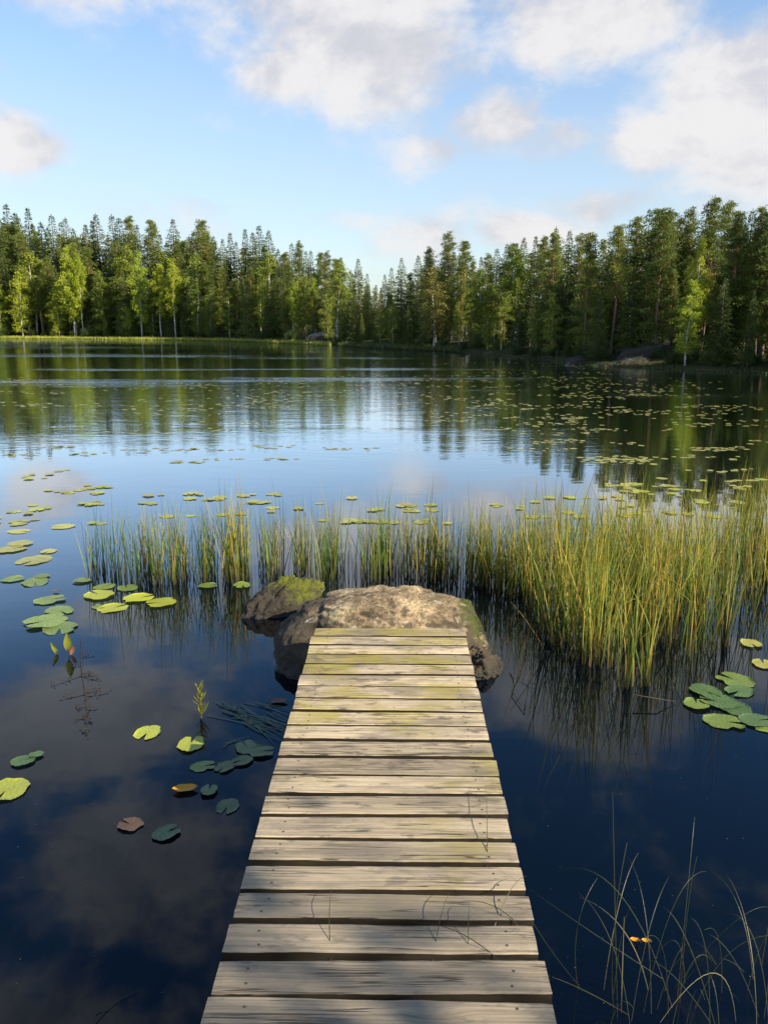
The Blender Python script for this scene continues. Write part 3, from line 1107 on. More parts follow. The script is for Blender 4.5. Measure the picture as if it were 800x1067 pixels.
# thin stake in the water
p = at(579, 379)
mb = MB()
tube(mb, [(0, 0, -.4), (.02, 0, .35), (.01, .01, .85)], [.022, .018, .015], 7)
tag(link('wooden_stake', mb.mesh('stake', [M['spruce_bark']], True), None, (p.x, p.y, 0)), 'thin stake standing in the water before the dark right shore', 'stake')

# ------------------------------------------------------------------ boardwalk
A, B = at(395, 1067, .40), at(405.5, 655, .345)
Lx = (B.xy - A.xy).length
ang = -math.atan2(B.x - A.x, B.y - A.y)
BACK = 4.2
start = A.xy - (B.xy - A.xy).normalized() * BACK
slope = (B.z - A.z) / Lx
bw = empty('boardwalk', (start.x, start.y, 0), ang)
tag(bw, 'narrow weathered plank boardwalk running out to the pale boulder', 'boardwalk')
LEN = BACK + Lx
zt = lambda y: A.z + (y - BACK) * slope
HWID = .468
mb = MB()
nb_ = MB()
pitch = Lx / 20.6
y = LEN
pid = 0
while y > .1:
    pid += 1
    gap = random.uniform(.024, .034)
    wd = pitch - gap + random.uniform(-.004, .004)
    yc = y - wd / 2
    th = random.uniform(.042, .048)
    l0 = -HWID + random.gauss(0, .0038)
    l1 = HWID + random.gauss(0, .0038)
    skew = random.gauss(0, .004)
    zoff = random.gauss(0, .0009)
    roll = random.gauss(0, .007)
    cup = random.uniform(-.0025, .002)
    ns = 40
    h = wd / 2
    c = .004
    prof = [(-h, -th), (-h, -c), (-h + c * .35, -c * .3), (-h + c, 0), (-h * .5, 0), (0, 0), (h * .5, 0), (h - c, 0), (h - c * .35, -c * .3), (h, -c), (h, -th)]
    k = len(prof)
    V = []
    for i in range(ns + 1):
        u = i / ns
        x = l0 + (l1 - l0) * u
        for j, (a, b) in enumerate(prof):
            e1 = noise.noise(Vector((x * 5, pid * 3.7, 0 if a < 0 else 9))) * .0035
            e2 = noise.noise(Vector((x * 22, pid * 1.7, 3 if a < 0 else 5))) * .0016
            aa = a + (e1 + e2) * (1 if a > 0 else -1) * (abs(a) / h)
            zz = b + zoff + roll * aa + cup * (1 - (a / h) ** 2) * (1 if j not in (0, k - 1) else 0) + noise.noise(Vector((x * 2.2, pid * 5.1, 1))) * .0018
            xx = x
            if i in (0, ns):
                xx += noise.noise(Vector((a * 60, pid * 2.2, 4))) * .003
                if b > -c:
                    zz -= .0015
            V.append((xx, yc + aa + skew * x / HWID, zt(yc) + zz))
    q = [(i * k + j, (i + 1) * k + j, (i + 1) * k + (j + 1) % k, i * k + (j + 1) % k) for i in range(ns) for j in range(k)]
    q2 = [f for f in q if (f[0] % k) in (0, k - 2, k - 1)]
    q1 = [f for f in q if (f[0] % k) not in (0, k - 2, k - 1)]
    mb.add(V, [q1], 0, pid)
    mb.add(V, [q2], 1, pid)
    for i in (0, ns):
        ring = [V[i * k + j] for j in range(k)]
        f = list(range(k))
        mb.add(ring, [[tuple(f if i == 0 else f[::-1])]], 0, pid)
    for sx_ in (-1, 1):
        for dy in (-.28, .25):
            nx = sx_ * (HWID - .095 + random.gauss(0, .006))
            nyy = yc + dy * wd + random.gauss(0, .004)
            nz_ = zt(yc) + zoff + cup * .7 + noise.noise(Vector((nx * 2.2, pid * 5.1, 1))) * .0018 + .0006
            g = np.linspace(0, 2 * math.pi, 9)[:-1]
            r_ = .0046
            ring = [(nx + math.cos(t) * r_, nyy + math.sin(t) * r_, nz_) for t in g]
            ring += [(nx + math.cos(t) * r_ * 1.05, nyy + math.sin(t) * r_ * 1.05, nz_ - .004) for t in g]
            mb.add(ring + [(nx, nyy, nz_ + .0006)], [[(k_, (k_ + 1) % 8, 16) for k_ in range(8)], [(k_, 8 + k_, 8 + (k_ + 1) % 8, (k_ + 1) % 8) for k_ in range(8)]], 2)
    y -= wd + gap
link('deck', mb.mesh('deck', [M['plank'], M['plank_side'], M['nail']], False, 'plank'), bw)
for sx_ in (-1, 1):
    mb = MB()
    x0, w_, h_ = sx_ * (HWID - .095), .05, .13
    ys = np.linspace(.1, LEN - .25, 12)
    V = []
    for yy in ys:
        zz = zt(yy) - .05
        for a, b in ((-w_ / 2, 0), (w_ / 2, 0), (w_ / 2, -h_), (-w_ / 2, -h_)):
            V.append((x0 + a + random.gauss(0, .001), yy, zz + b))
    q = [(i * 4 + j, i * 4 + (j + 1) % 4, (i + 1) * 4 + (j + 1) % 4, (i + 1) * 4 + j) for i in range(11) for j in range(4)] + [(3, 2, 1, 0), (44, 45, 46, 47)]
    mb.add(V, [q])
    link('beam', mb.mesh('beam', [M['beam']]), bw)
    for yy in (.5, 3.0, 5.4):
        mb = MB()
        tube(mb, [(x0 - sx_ * .066, yy, -1.2), (x0 - sx_ * .064, yy, zt(yy) - .045)], [.042, .038], 10)
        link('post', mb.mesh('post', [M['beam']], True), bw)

# ------------------------------------------------------------------ reeds
def reed_blades(mb, pts, hmean, wid=(.005, .0095), bent=.06, lean=.16, seg=6, hs=.22):
    for x, y in pts:
        h = hmean * max(.35, random.gauss(1, hs))
        blade_strip(mb, (x, y, -.05), h + .05, random.uniform(*wid) * .92, random.uniform(0, 6.28), abs(random.gauss(0, lean)) * .6,
                    random.gauss(0, .22), seg, random.uniform(.45, .8) if random.random() < bent else None)


def clump(px, py, rx, ry, n, h, label, mat='reed_green', bent=.06, name='reed_clump'):
    c = at(px, py)
    mb = MB()
    pts = []
    sub = [(random.gauss(0, rx * .5), random.gauss(0, ry * .5)) for _ in range(max(3, n // 14))]
    for i in range(n):
        s = random.choice(sub)
        pts.append((s[0] + random.gauss(0, rx * .22), s[1] + random.gauss(0, ry * .22)))
    reed_blades(mb, pts, h, bent=bent)
    o = link(name, mb.mesh('reed_clump', [M[mat]], attr='t'), None, (c.x, c.y, 0))
    tag(o, label, 'reeds')
    return o


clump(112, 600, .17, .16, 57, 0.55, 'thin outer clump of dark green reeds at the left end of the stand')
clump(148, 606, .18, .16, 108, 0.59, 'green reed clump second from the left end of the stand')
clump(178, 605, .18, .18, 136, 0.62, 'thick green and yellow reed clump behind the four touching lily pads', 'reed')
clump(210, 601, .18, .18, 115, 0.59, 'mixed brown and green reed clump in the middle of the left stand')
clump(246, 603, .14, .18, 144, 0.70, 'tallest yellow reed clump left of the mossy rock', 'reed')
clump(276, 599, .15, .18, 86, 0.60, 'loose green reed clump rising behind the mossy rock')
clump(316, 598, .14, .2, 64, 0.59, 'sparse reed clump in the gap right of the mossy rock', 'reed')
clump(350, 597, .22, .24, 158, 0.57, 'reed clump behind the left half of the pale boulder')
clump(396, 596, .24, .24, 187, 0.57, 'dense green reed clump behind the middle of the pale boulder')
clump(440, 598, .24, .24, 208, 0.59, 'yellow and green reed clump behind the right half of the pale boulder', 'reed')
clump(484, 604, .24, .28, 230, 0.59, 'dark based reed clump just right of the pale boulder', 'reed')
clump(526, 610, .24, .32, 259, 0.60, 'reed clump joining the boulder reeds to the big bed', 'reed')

# big bed on the right: one mass
mb = MB()


def front_y(px):
    return np.interp(px, [535, 556, 575, 620, 650, 700, 745, 775, 820, 900], [625, 672, 692, 700, 712, 694, 692, 655, 640, 630])


cnt = 0
tries = 0
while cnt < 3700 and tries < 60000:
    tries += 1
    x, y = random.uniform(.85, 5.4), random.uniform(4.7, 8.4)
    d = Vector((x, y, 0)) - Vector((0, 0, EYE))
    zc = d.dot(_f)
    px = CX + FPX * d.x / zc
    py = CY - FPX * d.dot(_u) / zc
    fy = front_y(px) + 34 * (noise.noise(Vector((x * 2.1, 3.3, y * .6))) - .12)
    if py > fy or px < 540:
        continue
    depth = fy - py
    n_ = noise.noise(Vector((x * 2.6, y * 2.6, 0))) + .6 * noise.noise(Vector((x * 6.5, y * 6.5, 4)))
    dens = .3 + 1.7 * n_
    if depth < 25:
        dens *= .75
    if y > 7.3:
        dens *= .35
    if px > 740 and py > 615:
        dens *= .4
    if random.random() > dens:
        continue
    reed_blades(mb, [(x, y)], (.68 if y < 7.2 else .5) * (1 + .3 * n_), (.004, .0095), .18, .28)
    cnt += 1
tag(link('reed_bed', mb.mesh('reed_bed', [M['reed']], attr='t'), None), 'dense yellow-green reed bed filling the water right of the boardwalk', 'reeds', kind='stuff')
clump(655, 716, .1, .08, 46, .62, 'bent straw-yellow reed tuft at the front corner of the big bed', 'reed', .3)
clump(757, 672, .07, .06, 34, .95, 'straight upright green reed clump standing in open water past the big bed', 'reed_green', .0)
clump(782, 552, .3, .3, 60, .6, 'tall thin reed clump behind the big bed at the right border', 'reed', .0)

# ------------------------------------------------------------------ lily pads
def pad_mesh(seed, mat, n=30, k=.84):
    r = random.Random(seed)
    gapa = r.uniform(.1, .26)
    V = [(.06, 0, .0)]
    rings = (.35, .7, .92, 1.0)
    ph, ph2 = r.uniform(0, 6), r.uniform(0, 6)
    bite, ba = (r.uniform(.08, .25), r.uniform(1, 5.2)) if seed % 2 else (0, 0)
    for q_ in rings:
        for i in range(n + 1):
            a = gapa + (2 * math.pi - 2 * gapa) * i / n
            e = min(i, n - i) / n
            rr = q_ * (1 + .035 * math.sin(5 * a + ph) + .03 * math.sin(9 * a + ph2) + .02 * math.sin(17 * a + ph) - (bite if abs(a - ba) < .22 else 0)) * (1.0 - .1 * max(0, 1 - e * 14))
            z = .02 * math.sin(3 * a + ph) * q_ ** 2 + (.045 * max(0, math.sin(2 * a + ph2)) if q_ == 1.0 else 0) + .006
            V.append((rr * math.cos(a), rr * math.sin(a) * k, z))
    F3 = [(0, 1 + i, 2 + i) for i in range(n)]
    F4 = []
    for j in range(len(rings) - 1):
        b0, b1 = 1 + j * (n + 1), 1 + (j + 1) * (n + 1)
        F4 += [(b0 + i, b1 + i, b1 + i + 1, b0 + i + 1) for i in range(n)]
    V = np.array(V)
    return make_mesh('lily_pad', V, [np.array(F3), np.array(F4)], [mat], smooth=True)


PADS = {k: [pad_mesh(s * 13 + i, M[k], k=.78 + .04 * (s % 4)) for s in range(6)] for i, k in enumerate(('pad_yellow', 'pad_green', 'pad_dark', 'pad_red', 'pad_far'))}
n_pads = 0
pad_z = [0]


def pad(px, py, wpx, mat, label, group=None, z=None):
    global n_pads
    c = at(px, py)
    zc = (c - Vector((0, 0, EYE))).dot(_f)
    rad = wpx / FPX * zc / 2
    return pad_w(c.x, c.y, rad, mat, label, group, z)


def pad_w(x, y, rad, mat, label, group=None, z=None):
    global n_pads
    n_pads += 1
    pad_z[0] = (pad_z[0] + 1) % 4
    o = link('lily_pad', random.choice(PADS[mat]), None, (x, y, (.004 + .003 * pad_z[0]) if z is None else z))
    o.rotation_euler = (random.gauss(0, .008), random.gauss(0, .008), random.uniform(0, 6.28))
    o.scale = (rad, rad, min(rad, .12) * (1 if y < 7 else .4))
    tag(o, label, 'lily pad', group)
    return o


NEAR = [
    (8, 824, 46, 'pad_yellow', 'big speckled yellow-green pad cut by the left border'),
    (25, 794, 25, 'pad_dark', 'dark green pad above the speckled pad at the left border'),
    (38, 788, 15, 'pad_dark', 'tiny dark pad tucked behind the dark pad near the left border'),
    (154, 764, 33, 'pad_yellow', 'bright yellow-green pad floating alone on grey water, left of its bright twin'),
    (199, 776, 34, 'pad_yellow', 'bright yellow-green pad nearest the clustered dark pads'),
    (258, 780, 30, 'pad_dark', 'dull dark pad closest to the boardwalk in its pair, lighter one'),
    (273, 785, 28, 'pad_dark', 'dim half-sunken pad touching the boardwalk side of its lighter neighbour'),
    (212, 799, 27, 'pad_green', 'green pad with yellow edge at the left of the row of three'),
    (234, 800, 24, 'pad_dark', 'dim middle pad in the row of three dark pads'),
    (252, 794, 24, 'pad_dark', 'textured dark pad at the right of the row of three'),
    (218, 825, 22, 'pad_dark', 'dark ragged pad beside the yellow torn leaf'),
    (237, 841, 29, 'pad_dark', 'round dark green pad below the row of three, nearest the boardwalk edge'),
    (136, 860, 28, 'pad_red', 'rust-red pad with a cross of dark creases'),
    (174, 869, 31, 'pad_dark', 'dark green notched pad right of the rust-red pad, lowest of all'),
    (47, 649, 44, 'pad_green', 'widest pale green pad just above the arrow-shaped upright leaves'),
    (63, 655, 40, 'pad_green', 'pale pad half covered by the widest pad above the upright leaves'),
    (62, 637, 34, 'pad_green', 'pale green pad second above the upright leaves'),
    (53, 626, 33, 'pad_green', 'yellowish pad third above the upright leaves'),
    (104, 621, 33, 'pad_yellow', 'left pad of the four pads before the reeds, set furthest back'),
    (118, 634, 33, 'pad_yellow', 'nearest of the four yellow pads in front of the reeds'),
    (103, 633, 16, 'pad_green', 'small bluish pad peeping out left of the nearest yellow pad'),
    (145, 624, 33, 'pad_yellow', 'third yellow pad from the left in front of the reeds'),
    (168, 629, 32, 'pad_yellow', 'right-hand yellow pad of the four in front of the reeds'),
    (133, 613, 26, 'pad_green', 'pad lying among the stems behind the four yellow pads, right one'),
    (109, 612, 24, 'pad_green', 'pad lying among the stems behind the four yellow pads, left one'),
    (217, 611, 20, 'pad_green', 'small pad between the middle and tallest reed clumps'),
    (252, 611, 22, 'pad_green', 'small pad in front of the tallest yellow reed clump'),
    (37, 607, 32, 'pad_green', 'brownish pad over the row of pads at the left, alone'),
    (14, 604, 24, 'pad_green', 'yellowish pad close to the left border above the upright leaves'),
    (44, 601, 18, 'pad_green', 'small pale pad behind the brownish lone pad'),
    (86, 606, 20, 'pad_green', 'pad left of the thin outer reed clump'),
    (36, 584, 40, 'pad_far', 'long olive pad floating left of the outer reeds'),
    (51, 575, 18, 'pad_far', 'small olive pad behind the long olive pad'),
    (12, 573, 32, 'pad_far', 'pad with yellow rim against the left border beyond the olive pad'),
    (22, 567, 26, 'pad_far', 'pad overlapping the yellow rimmed pad at the left border'),
    (20, 554, 24, 'pad_far', 'single yellow pad near the left border, beyond the olive pads'),
    (66, 549, 24, 'pad_far', 'crumpled yellow pad left of the reed tops'),
    (795, 693, 26, 'pad_far', 'pale brown pad at the right border beyond the reeds'),
    (782, 672, 24, 'pad_far', 'faded pad further back near the right border'),
    (765, 709, 40, 'pad_green', 'green pad at the back of the raft beside the reed bed'),
    (770, 721, 34, 'pad_dark', 'darker pad in the middle of the raft beside the reed bed'),
    (748, 732, 42, 'pad_dark', 'wide dull green pad at the left front of the raft beside the reed bed'),
    (725, 735, 28, 'pad_green', 'green pad half under the bent straw reeds'),
    (765, 738, 38, 'pad_dark', 'green pad at the right front of the raft beside the reed bed'),
    (755, 753, 44, 'pad_green', 'foremost broad green pad below the raft'),
    (788, 752, 36, 'pad_dark', 'green pad right of the foremost broad pad, nearer the border'),
    (735, 722, 36, 'pad_dark', 'dark pad at the left back of the raft among reed stems'),
    (796, 760, 20, 'pad_green', 'pad edge at the right border below the raft'),
]
for a in NEAR:
    pad(*a)

# drifts beyond the reeds: (px range, py range, number, radius range, label, group)
DR = [
    ((0, 115), (486, 550), 44, (.05, .1), 'yellow-green pad in the drift left of the reed tops', 'pads drifting left of the reed tops'),
    ((120, 330), (514, 538), 34, (.05, .1), 'yellow pad on blue water just behind the left reeds', 'pads behind the left reeds'),
    ((340, 620), (517, 545), 46, (.05, .1), 'yellow pad on pale water just behind the middle reeds', 'pads behind the middle reeds'),
    ((640, 800), (496, 538), 62, (.05, .1), 'pale yellow pad in the crowded drift behind the big reed bed', 'pads behind the big reed bed'),
]


def drift_pts(pxr, pyr, n, k=6):
    cs = [(random.uniform(*pxr), random.uniform(*pyr)) for _ in range(max(3, n // k))]
    out = []
    while len(out) < n:
        c = random.choice(cs)
        x, y = c[0] + random.gauss(0, (pxr[1] - pxr[0]) * .07), c[1] + random.gauss(0, (pyr[1] - pyr[0]) * .022)
        if pyr[0] - 4 < y < pyr[1] + 4:
            out.append((x, y))
    return out


for pxr, pyr, n, rr, lab, grp in DR:
    for x, y in drift_pts(pxr, pyr, n, 2):
        c = at(x, y)
        pad_w(c.x, c.y, random.uniform(*rr), random.choice(['pad_far', 'pad_far', 'pad_yellow']), lab, grp)
# open lake: streaks; the nearest singly, the rest as one mass
far = []
for (x0, x1, y0, y1, n) in [(120, 330, 470, 500, 24), (0, 120, 440, 490, 44), (120, 420, 425, 470, 130), (420, 640, 425, 470, 150), (560, 800, 440, 492, 170),
                            (560, 800, 392, 440, 380), (250, 560, 392, 425, 380), (0, 260, 392, 425, 170), (420, 640, 378, 395, 200)]:
    far += drift_pts((x0, x1), (y0, y1), n, 9)
far.sort(key=lambda p: -p[1])
mb = MB()
for i, (x, y) in enumerate(far):
    c = at(x, y)
    rad = random.uniform(.035, .08) if y > 425 else random.uniform(.045, .09)
    if n_pads < 298:
        pad_w(c.x, c.y, rad, 'pad_far', 'small pale pad on the open lake beyond all the reeds', 'pads on the open lake')
        continue
    g = np.linspace(.2, 2 * math.pi - .2, 11)
    a0 = random.uniform(0, 6.28)
    rx = rad * random.uniform(.8, 1.1)
    ring = [(c.x + math.cos(t + a0) * rx, c.y + math.sin(t + a0) * rad, .004) for t in g]
    mb.add(ring + [(c.x, c.y, .004)], [[(k_, k_ + 1, 11) for k_ in range(10)]])
tag(link('floating_pads', mb.mesh('floating_pads', [M['pad_far']])), 'scattered streaks of tiny pale lily pads far out on the lake', 'lily pads', kind='stuff')

# ------------------------------------------------------------------ small plants by the boards
def leaf_blade(mb, base, tip, width, seg=8, side=Vector((1, 0, 0)), belly=.4, mat=0):
    base, tip = Vector(base), Vector(tip)
    V, T = [], []
    for i in range(seg + 1):
        t = i / seg
        w = width * .5 * (math.sin(math.pi * min(1, t ** .75 * .98 + .02))) + .0008
        p = base.lerp(tip, t) + Vector((0, .012, 0)) * math.sin(t * 3.1)
        fold = Vector((0, -w * .45, 0))
        V += [p - side * w + fold, p, p + side * w + fold]
        T += [t] * 3
    q = []
    for i in range(seg):
        b = i * 3
        q += [(b, b + 1, b + 4, b + 3), (b + 1, b + 2, b + 5, b + 4)]
    mb.add([tuple(v) for v in V], [q], mat, T)


# two upright arrow leaves
c = at(72, 683)
arrow = empty('arrowhead_plant', (c.x, c.y, 0))
tag(arrow, 'two upright arrow-shaped leaves poking out of the water at the left', 'water plant')
for (dx, dy, h0, h1, w, ln) in ((0, 0, .03, .17, .055, .01), (-.085, .02, .0, .09, .036, -.03)):
    mb = MB()
    leaf_blade(mb, (dx, dy, h0), (dx + ln - .01, dy, h1), w)
    link('leaf', mb.mesh('leaf', [M['arrow_leaf']], True, 't'), arrow)
    mb = MB()
    tube(mb, [(dx + .01, dy, -.15), (dx, dy, h0 + .02)], [.004, .003], 6)
    link('stalk', mb.mesh('stalk', [M['twig']], True), arrow)
mb = MB()
leaf_blade(mb, (.012, .01, .0), (.04, .012, .075), .03)
link('leaf', mb.mesh('leaf', [M['brown_leaf']], True, 't'), arrow)

# a dry branched seed head lying on the water
c0, c1 = at(85, 668), at(92, 770)
mb = MB()
ax = (c1 - c0)
tube(mb, [(0, 0, .014), tuple(ax * .33 + Vector((-.012, 0, .012))), tuple(ax * .66 + Vector((.004, 0, .008))), tuple(ax + Vector((0, 0, .006)))], [.0055, .005, .004, .002], 6)
ln_ = ax.length
for t, wl, sgn in ((.2, .06, 1), (.3, .07, -1), (.4, .17, -1), (.41, .1, 1), (.42, .15, 1), (.6, .12, -1), (.58, .1, 1), (.62, .09, 1), (.72, .05, -1), (.74, .07, 1), (.83, .04, -1), (.86, .04, 1), (.93, .02, -1)):
    if True:
        b = ax * t + Vector((-.004, 0, .012))
        L_ = wl * random.uniform(.75, 1.1)
        e = b + Vector((sgn * L_, -L_ * random.uniform(-.9, 1.2), .0))
        tube(mb, [tuple(b), tuple(e)], [.0024, .0012], 4)
        for k in range(6):
            s = random.uniform(.35, 1)
            bb = b.lerp(e, s)
            ee = bb + Vector((random.gauss(0, .022), random.gauss(0, .03), random.uniform(-.003, .004)))
            tube(mb, [tuple(bb), tuple(ee)], [.0015, .001], 3)
            tube(mb, [tuple(ee + Vector((-.0035, 0, 0))), tuple(ee), tuple(ee + Vector((.0035, 0, 0)))], [.0015, .0042, .0015], 5)
tag(link('seed_head', mb.mesh('seed_head', [M['twig']], True), None, (c0.x, c0.y, .0)), 'dark branching dry seed stalk lying on the water beside the arrow leaves', 'twig')

# mare's tail shoot
c = at(209, 748)
mb = MB()
tube(mb, [(0, 0, -.1), (.008, 0, .08), (-.004, 0, .2)], [.006, .005, .003], 6)
for i in range(44):
    z = .01 + .19 * i / 44
    a = random.uniform(0, 6.28)
    blade_strip(mb, (0.004, 0, z), random.uniform(.045, .1) * (1.1 - z * 2.5), .009, a, random.uniform(.7, 1.3), -.5, 3)
tag(link('water_shoot', mb.mesh('water_shoot', [M['arrow_leaf']], attr='t'), None, (c.x, c.y, 0)), 'small spiky pale shoot standing in the water left of the boardwalk', 'water plant')


def lying_blades(specs, label, mat='drift_blade', w=.008):
    mb = MB()
    o = None
    for i, (x0, y0, x1, y1) in enumerate(specs):
        a, b = at(x0, y0), at(x1, y1)
        if o is None:
            o = a.copy()
        n = 8
        d = (b - a)
        s = Vector((-d.y, d.x, 0)).normalized()
        V, T = [], []
        for k in range(n + 1):
            t = k / n
            p = a + d * t + s * (.02 * math.sin(t * 3.1 + i)) - o
            ww = w * .5 * (1 - t ** 2 * .8)
            z = .006 + .0015 * (i % 5)
            V += [(p.x - s.x * ww, p.y - s.y * ww, z), (p.x + s.x * ww, p.y + s.y * ww, z)]
            T += [t, t]
        mb.add(V, [[(2 * k, 2 * k + 1, 2 * k + 3, 2 * k + 2) for k in range(n)]], 0, T)
    ob = link('floating_grass', mb.mesh('floating_grass', [M[mat]], attr='t'), None, (o.x, o.y, 0))
    tag(ob, label, 'water plant')


sp = []
for i in range(26):
    x0, y0 = 214 + random.uniform(0, 70), 733 + random.uniform(-2, 24)
    sp.append((x0, y0, x0 + random.uniform(35, 70), y0 + random.uniform(10, 28)))
lying_blades(sp, 'sheaf of thin grass blades floating flat beside the boardwalk edge', w=.007)
lying_blades([(233, 779, 262, 768), (236, 777, 256, 771)], 'short stray grass blade floating above the dull pair of pads', w=.006)
lying_blades([(99, 1067, 146, 1033), (103, 1060, 118, 1049)], 'curved stray straw floating at the dark bottom left corner', 'sedge', .004)


def fallen_leaf(px, py, w, mat, label, curl=.25):
    c = at(px, py)
    zc = (c - Vector((0, 0, EYE))).dot(_f)
    L_ = w / FPX * zc
    V, n = [], 8
    for i in range(n + 1):
        t = i / n
        hw = .3 * L_ * math.sin(math.pi * t) ** .8 + .0005
        for s in (-1, 0, 1):
            V.append(((t - .5) * L_, s * hw * (1 + .15 * math.sin(9 * t)), .008 + curl * L_ * (abs(s) * .6 + (t - .5) ** 2)))
    q = []
    for i in range(n):
        b = i * 3
        q += [(b, b + 3, b + 4, b + 1), (b + 1, b + 4, b + 5, b + 2)]
    o = link('fallen_leaf', make_mesh('fallen_leaf', V, [np.array(q)], [M[mat]], smooth=True), None, (c.x, c.y, .004))
    o.rotation_euler = (0, 0, random.uniform(-.3, .3))
    tag(o, label, 'leaf')


fallen_leaf(661, 983, 10, 'orange_leaf', 'orange leaf floating among the sedge, left one of a pair')
fallen_leaf(673, 984, 10, 'orange_leaf', 'orange-yellow leaf floating among the sedge, right one of a pair')
fallen_leaf(193, 824, 26, 'orange_leaf', 'torn yellow leaf floating on dark water beside the ragged pad', .08)
fallen_leaf(290, 732, 20, 'brown_leaf', 'reddish brown leaf floating beside the boardwalk edge', .05)
fallen_leaf(59, 617, 8, 'brown_leaf', 'tiny reddish leaf floating among the pads at the left', .1)

# dead stems lying at the front of the reed bed
def dead_stem(pxs, label, r_=.003):
    mb = MB()
    w = [at(px, py, z) for px, py, z in pxs]
    tube(mb, [tuple(p - w[0]) for p in w], [r_] * (len(w) - 1) + [r_ * .4], 6)
    tag(link('dead_stem', mb.mesh('dead_stem', [M['twig']], True), None, tuple(w[0])), label, 'twig')


dead_stem([(531, 701, .0), (536, 708, .02), (533, 720, .02), (546, 741, .012), (551, 700, .05), (541, 692, .06)], 'dark looped dead stem sticking out of the water right of the brown wet rock')
dead_stem([(548, 640, .0), (549, 668, .02), (542, 700, .01), (538, 712, .004)], 'thin dark dead stem drooping from the left edge of the big reed bed')
dead_stem([(660, 724, .06), (684, 728, .05), (703, 731, .01)], 'pale straw stem lying across the water at the bent reed tuft', .0045)

# flecks of pollen and litter on the still water
mb = MB()
for i in range(170):
    px, py = random.uniform(0, 800), random.uniform(640, 1060)
    c = at(px, py)
    r_ = random.uniform(.0012, .0032)
    a0 = random.uniform(0, 6)
    mb.add([(c.x + math.cos(a0 + k * 1.257) * r_, c.y + math.sin(a0 + k * 1.257) * r_ * random.uniform(.5, 1), .0025) for k in range(5)], [[(0, 1, 2, 3, 4)]])
tag(link('water_litter', mb.mesh('water_litter', [M['litter']])), 'tiny pale flecks of litter floating on the still water', 'litter', kind='stuff')

# ------------------------------------------------------------------ sedge at the near right
def arc_blade(mb, pts, w=.005, seg=14):
    """pts: 3 world points, quadratic curve"""
    a, b, c = [Vector(p) for p in pts]
    V, T = [], []
    prev = None
    for i in range(seg + 1):
        t = i / seg
        p = a * (1 - t) ** 2 + b * 2 * t * (1 - t) + c * t * t
        dv = (b - a) * (1 - t) * 2 + (c - b) * 2 * t
        s = dv.cross(Vector((0.2, -1, .4))).normalized()
        ww = w * .5 * (1 - t ** 2.2) + .0004
        V += [p - s * ww, p + s * ww]
        T += [t, t]
    mb.add([tuple(v) for v in V], [[(2 * k, 2 * k + 1, 2 * k + 3, 2 * k + 2) for k in range(seg)]], 0, T)


def sedge(px, py, n, spread, hr, label, extra=(), lift=None):
    c = at(px, py)
    mb = MB()
    for i in range(n):
        b = Vector((random.gauss(0, spread), random.gauss(0, spread), -.05))
        h = random.uniform(*hr)
        az = random.uniform(0, 6.28)
        out = h * random.uniform(.1, .9)
        m_ = b + Vector((math.cos(az) * out * .25, math.sin(az) * out * .25, h))
        e = b + Vector((math.cos(az) * out, math.sin(az) * out, h * random.uniform(.45, 1.15)))
        arc_blade(mb, (b, m_, e), random.uniform(.001, .0018))
    for pts in extra:
        arc_blade(mb, [Vector(p) - c for p in pts], random.uniform(.0012, .002))
    tag(link('sedge_tuft', mb.mesh('sedge_tuft', [M['sedge']], attr='t'), None, (c.x, c.y, 0)), label, 'sedge')


def pt(px, py, Y):
    d = ray(px, py)
    t = Y / d.y
    return Vector((d.x * t, Y, EYE + d.z * t))


g0 = at(642, 1045)
sedge(650, 1075, 8, .07, (.25, .5), 'sparse sedge tuft with one tall stiff stalk near the boardwalk', [
    (at(643, 1060), pt(640, 930, 2.05), pt(638, 825, 2.1)), (at(647, 1055), pt(648, 1010, 2.05), pt(650, 955, 2.1)),
    (at(639, 1050), pt(632, 980, 2.1), pt(653, 878, 2.25)),
    (at(700, 1050), pt(650, 880, 2.2), pt(582, 908, 2.35)), (at(655, 1058), pt(610, 1030, 1.95), pt(575, 1018, 1.9)),
    (at(604, 1028), pt(575, 995, 2.05), pt(553, 958, 2.1)), (at(602, 1030), pt(590, 960, 2.15), pt(622, 915, 2.3)),
    (at(690, 1020), pt(620, 975, 2.3), pt(551, 926, 2.5))])
sedge(712, 1060, 10, .09, (.25, .55), 'middle sedge tuft arching over the dark water at the bottom right', [
    (at(708, 1045), pt(715, 930, 2.15), pt(726, 892, 2.2)), (at(670, 1055), pt(700, 905, 2.2), pt(735, 908, 2.35)),
    (at(745, 1070), pt(715, 955, 2.0), pt(690, 945, 2.1)), (at(740, 1066), pt(690, 990, 2.1), pt(664, 1000, 2.2)),
    (at(702, 1030), pt(770, 940, 2.2), pt(800, 945, 2.3)), (at(705, 1035), pt(740, 975, 2.2), pt(775, 1013, 2.2))])
sedge(800, 1068, 13, .12, (.3, .6), 'thick sedge tuft in the very bottom right corner', [
    (at(790, 1060), pt(760, 965, 2.1), pt(725, 972, 2.2)), (at(800, 1060), pt(790, 930, 2.2), pt(745, 955, 2.3))])
# long thin blades that come up between the boards
DZ = .40


def deck_z(x, y):
    v = Vector((x, y)) - start
    return zt(v.dot((B.xy - A.xy).normalized()))


def board_blade(pxs, label):
    mb = MB()
    w = [at(px, py, DZ) for px, py in pxs]
    o = w[0]
    P_ = []
    for i, p in enumerate(w):
        hgt = [-.03, .05, .02][i] if len(w) == 3 else .01
        P_.append(Vector((p.x - o.x, p.y - o.y, hgt + (.006 if i else 0))))
    arc_blade(mb, P_, .002)
    tag(link('grass_blade', mb.mesh('grass_blade', [M['sedge']], attr='t'), None, (o.x, o.y, deck_z(o.x, o.y))), label, 'grass')


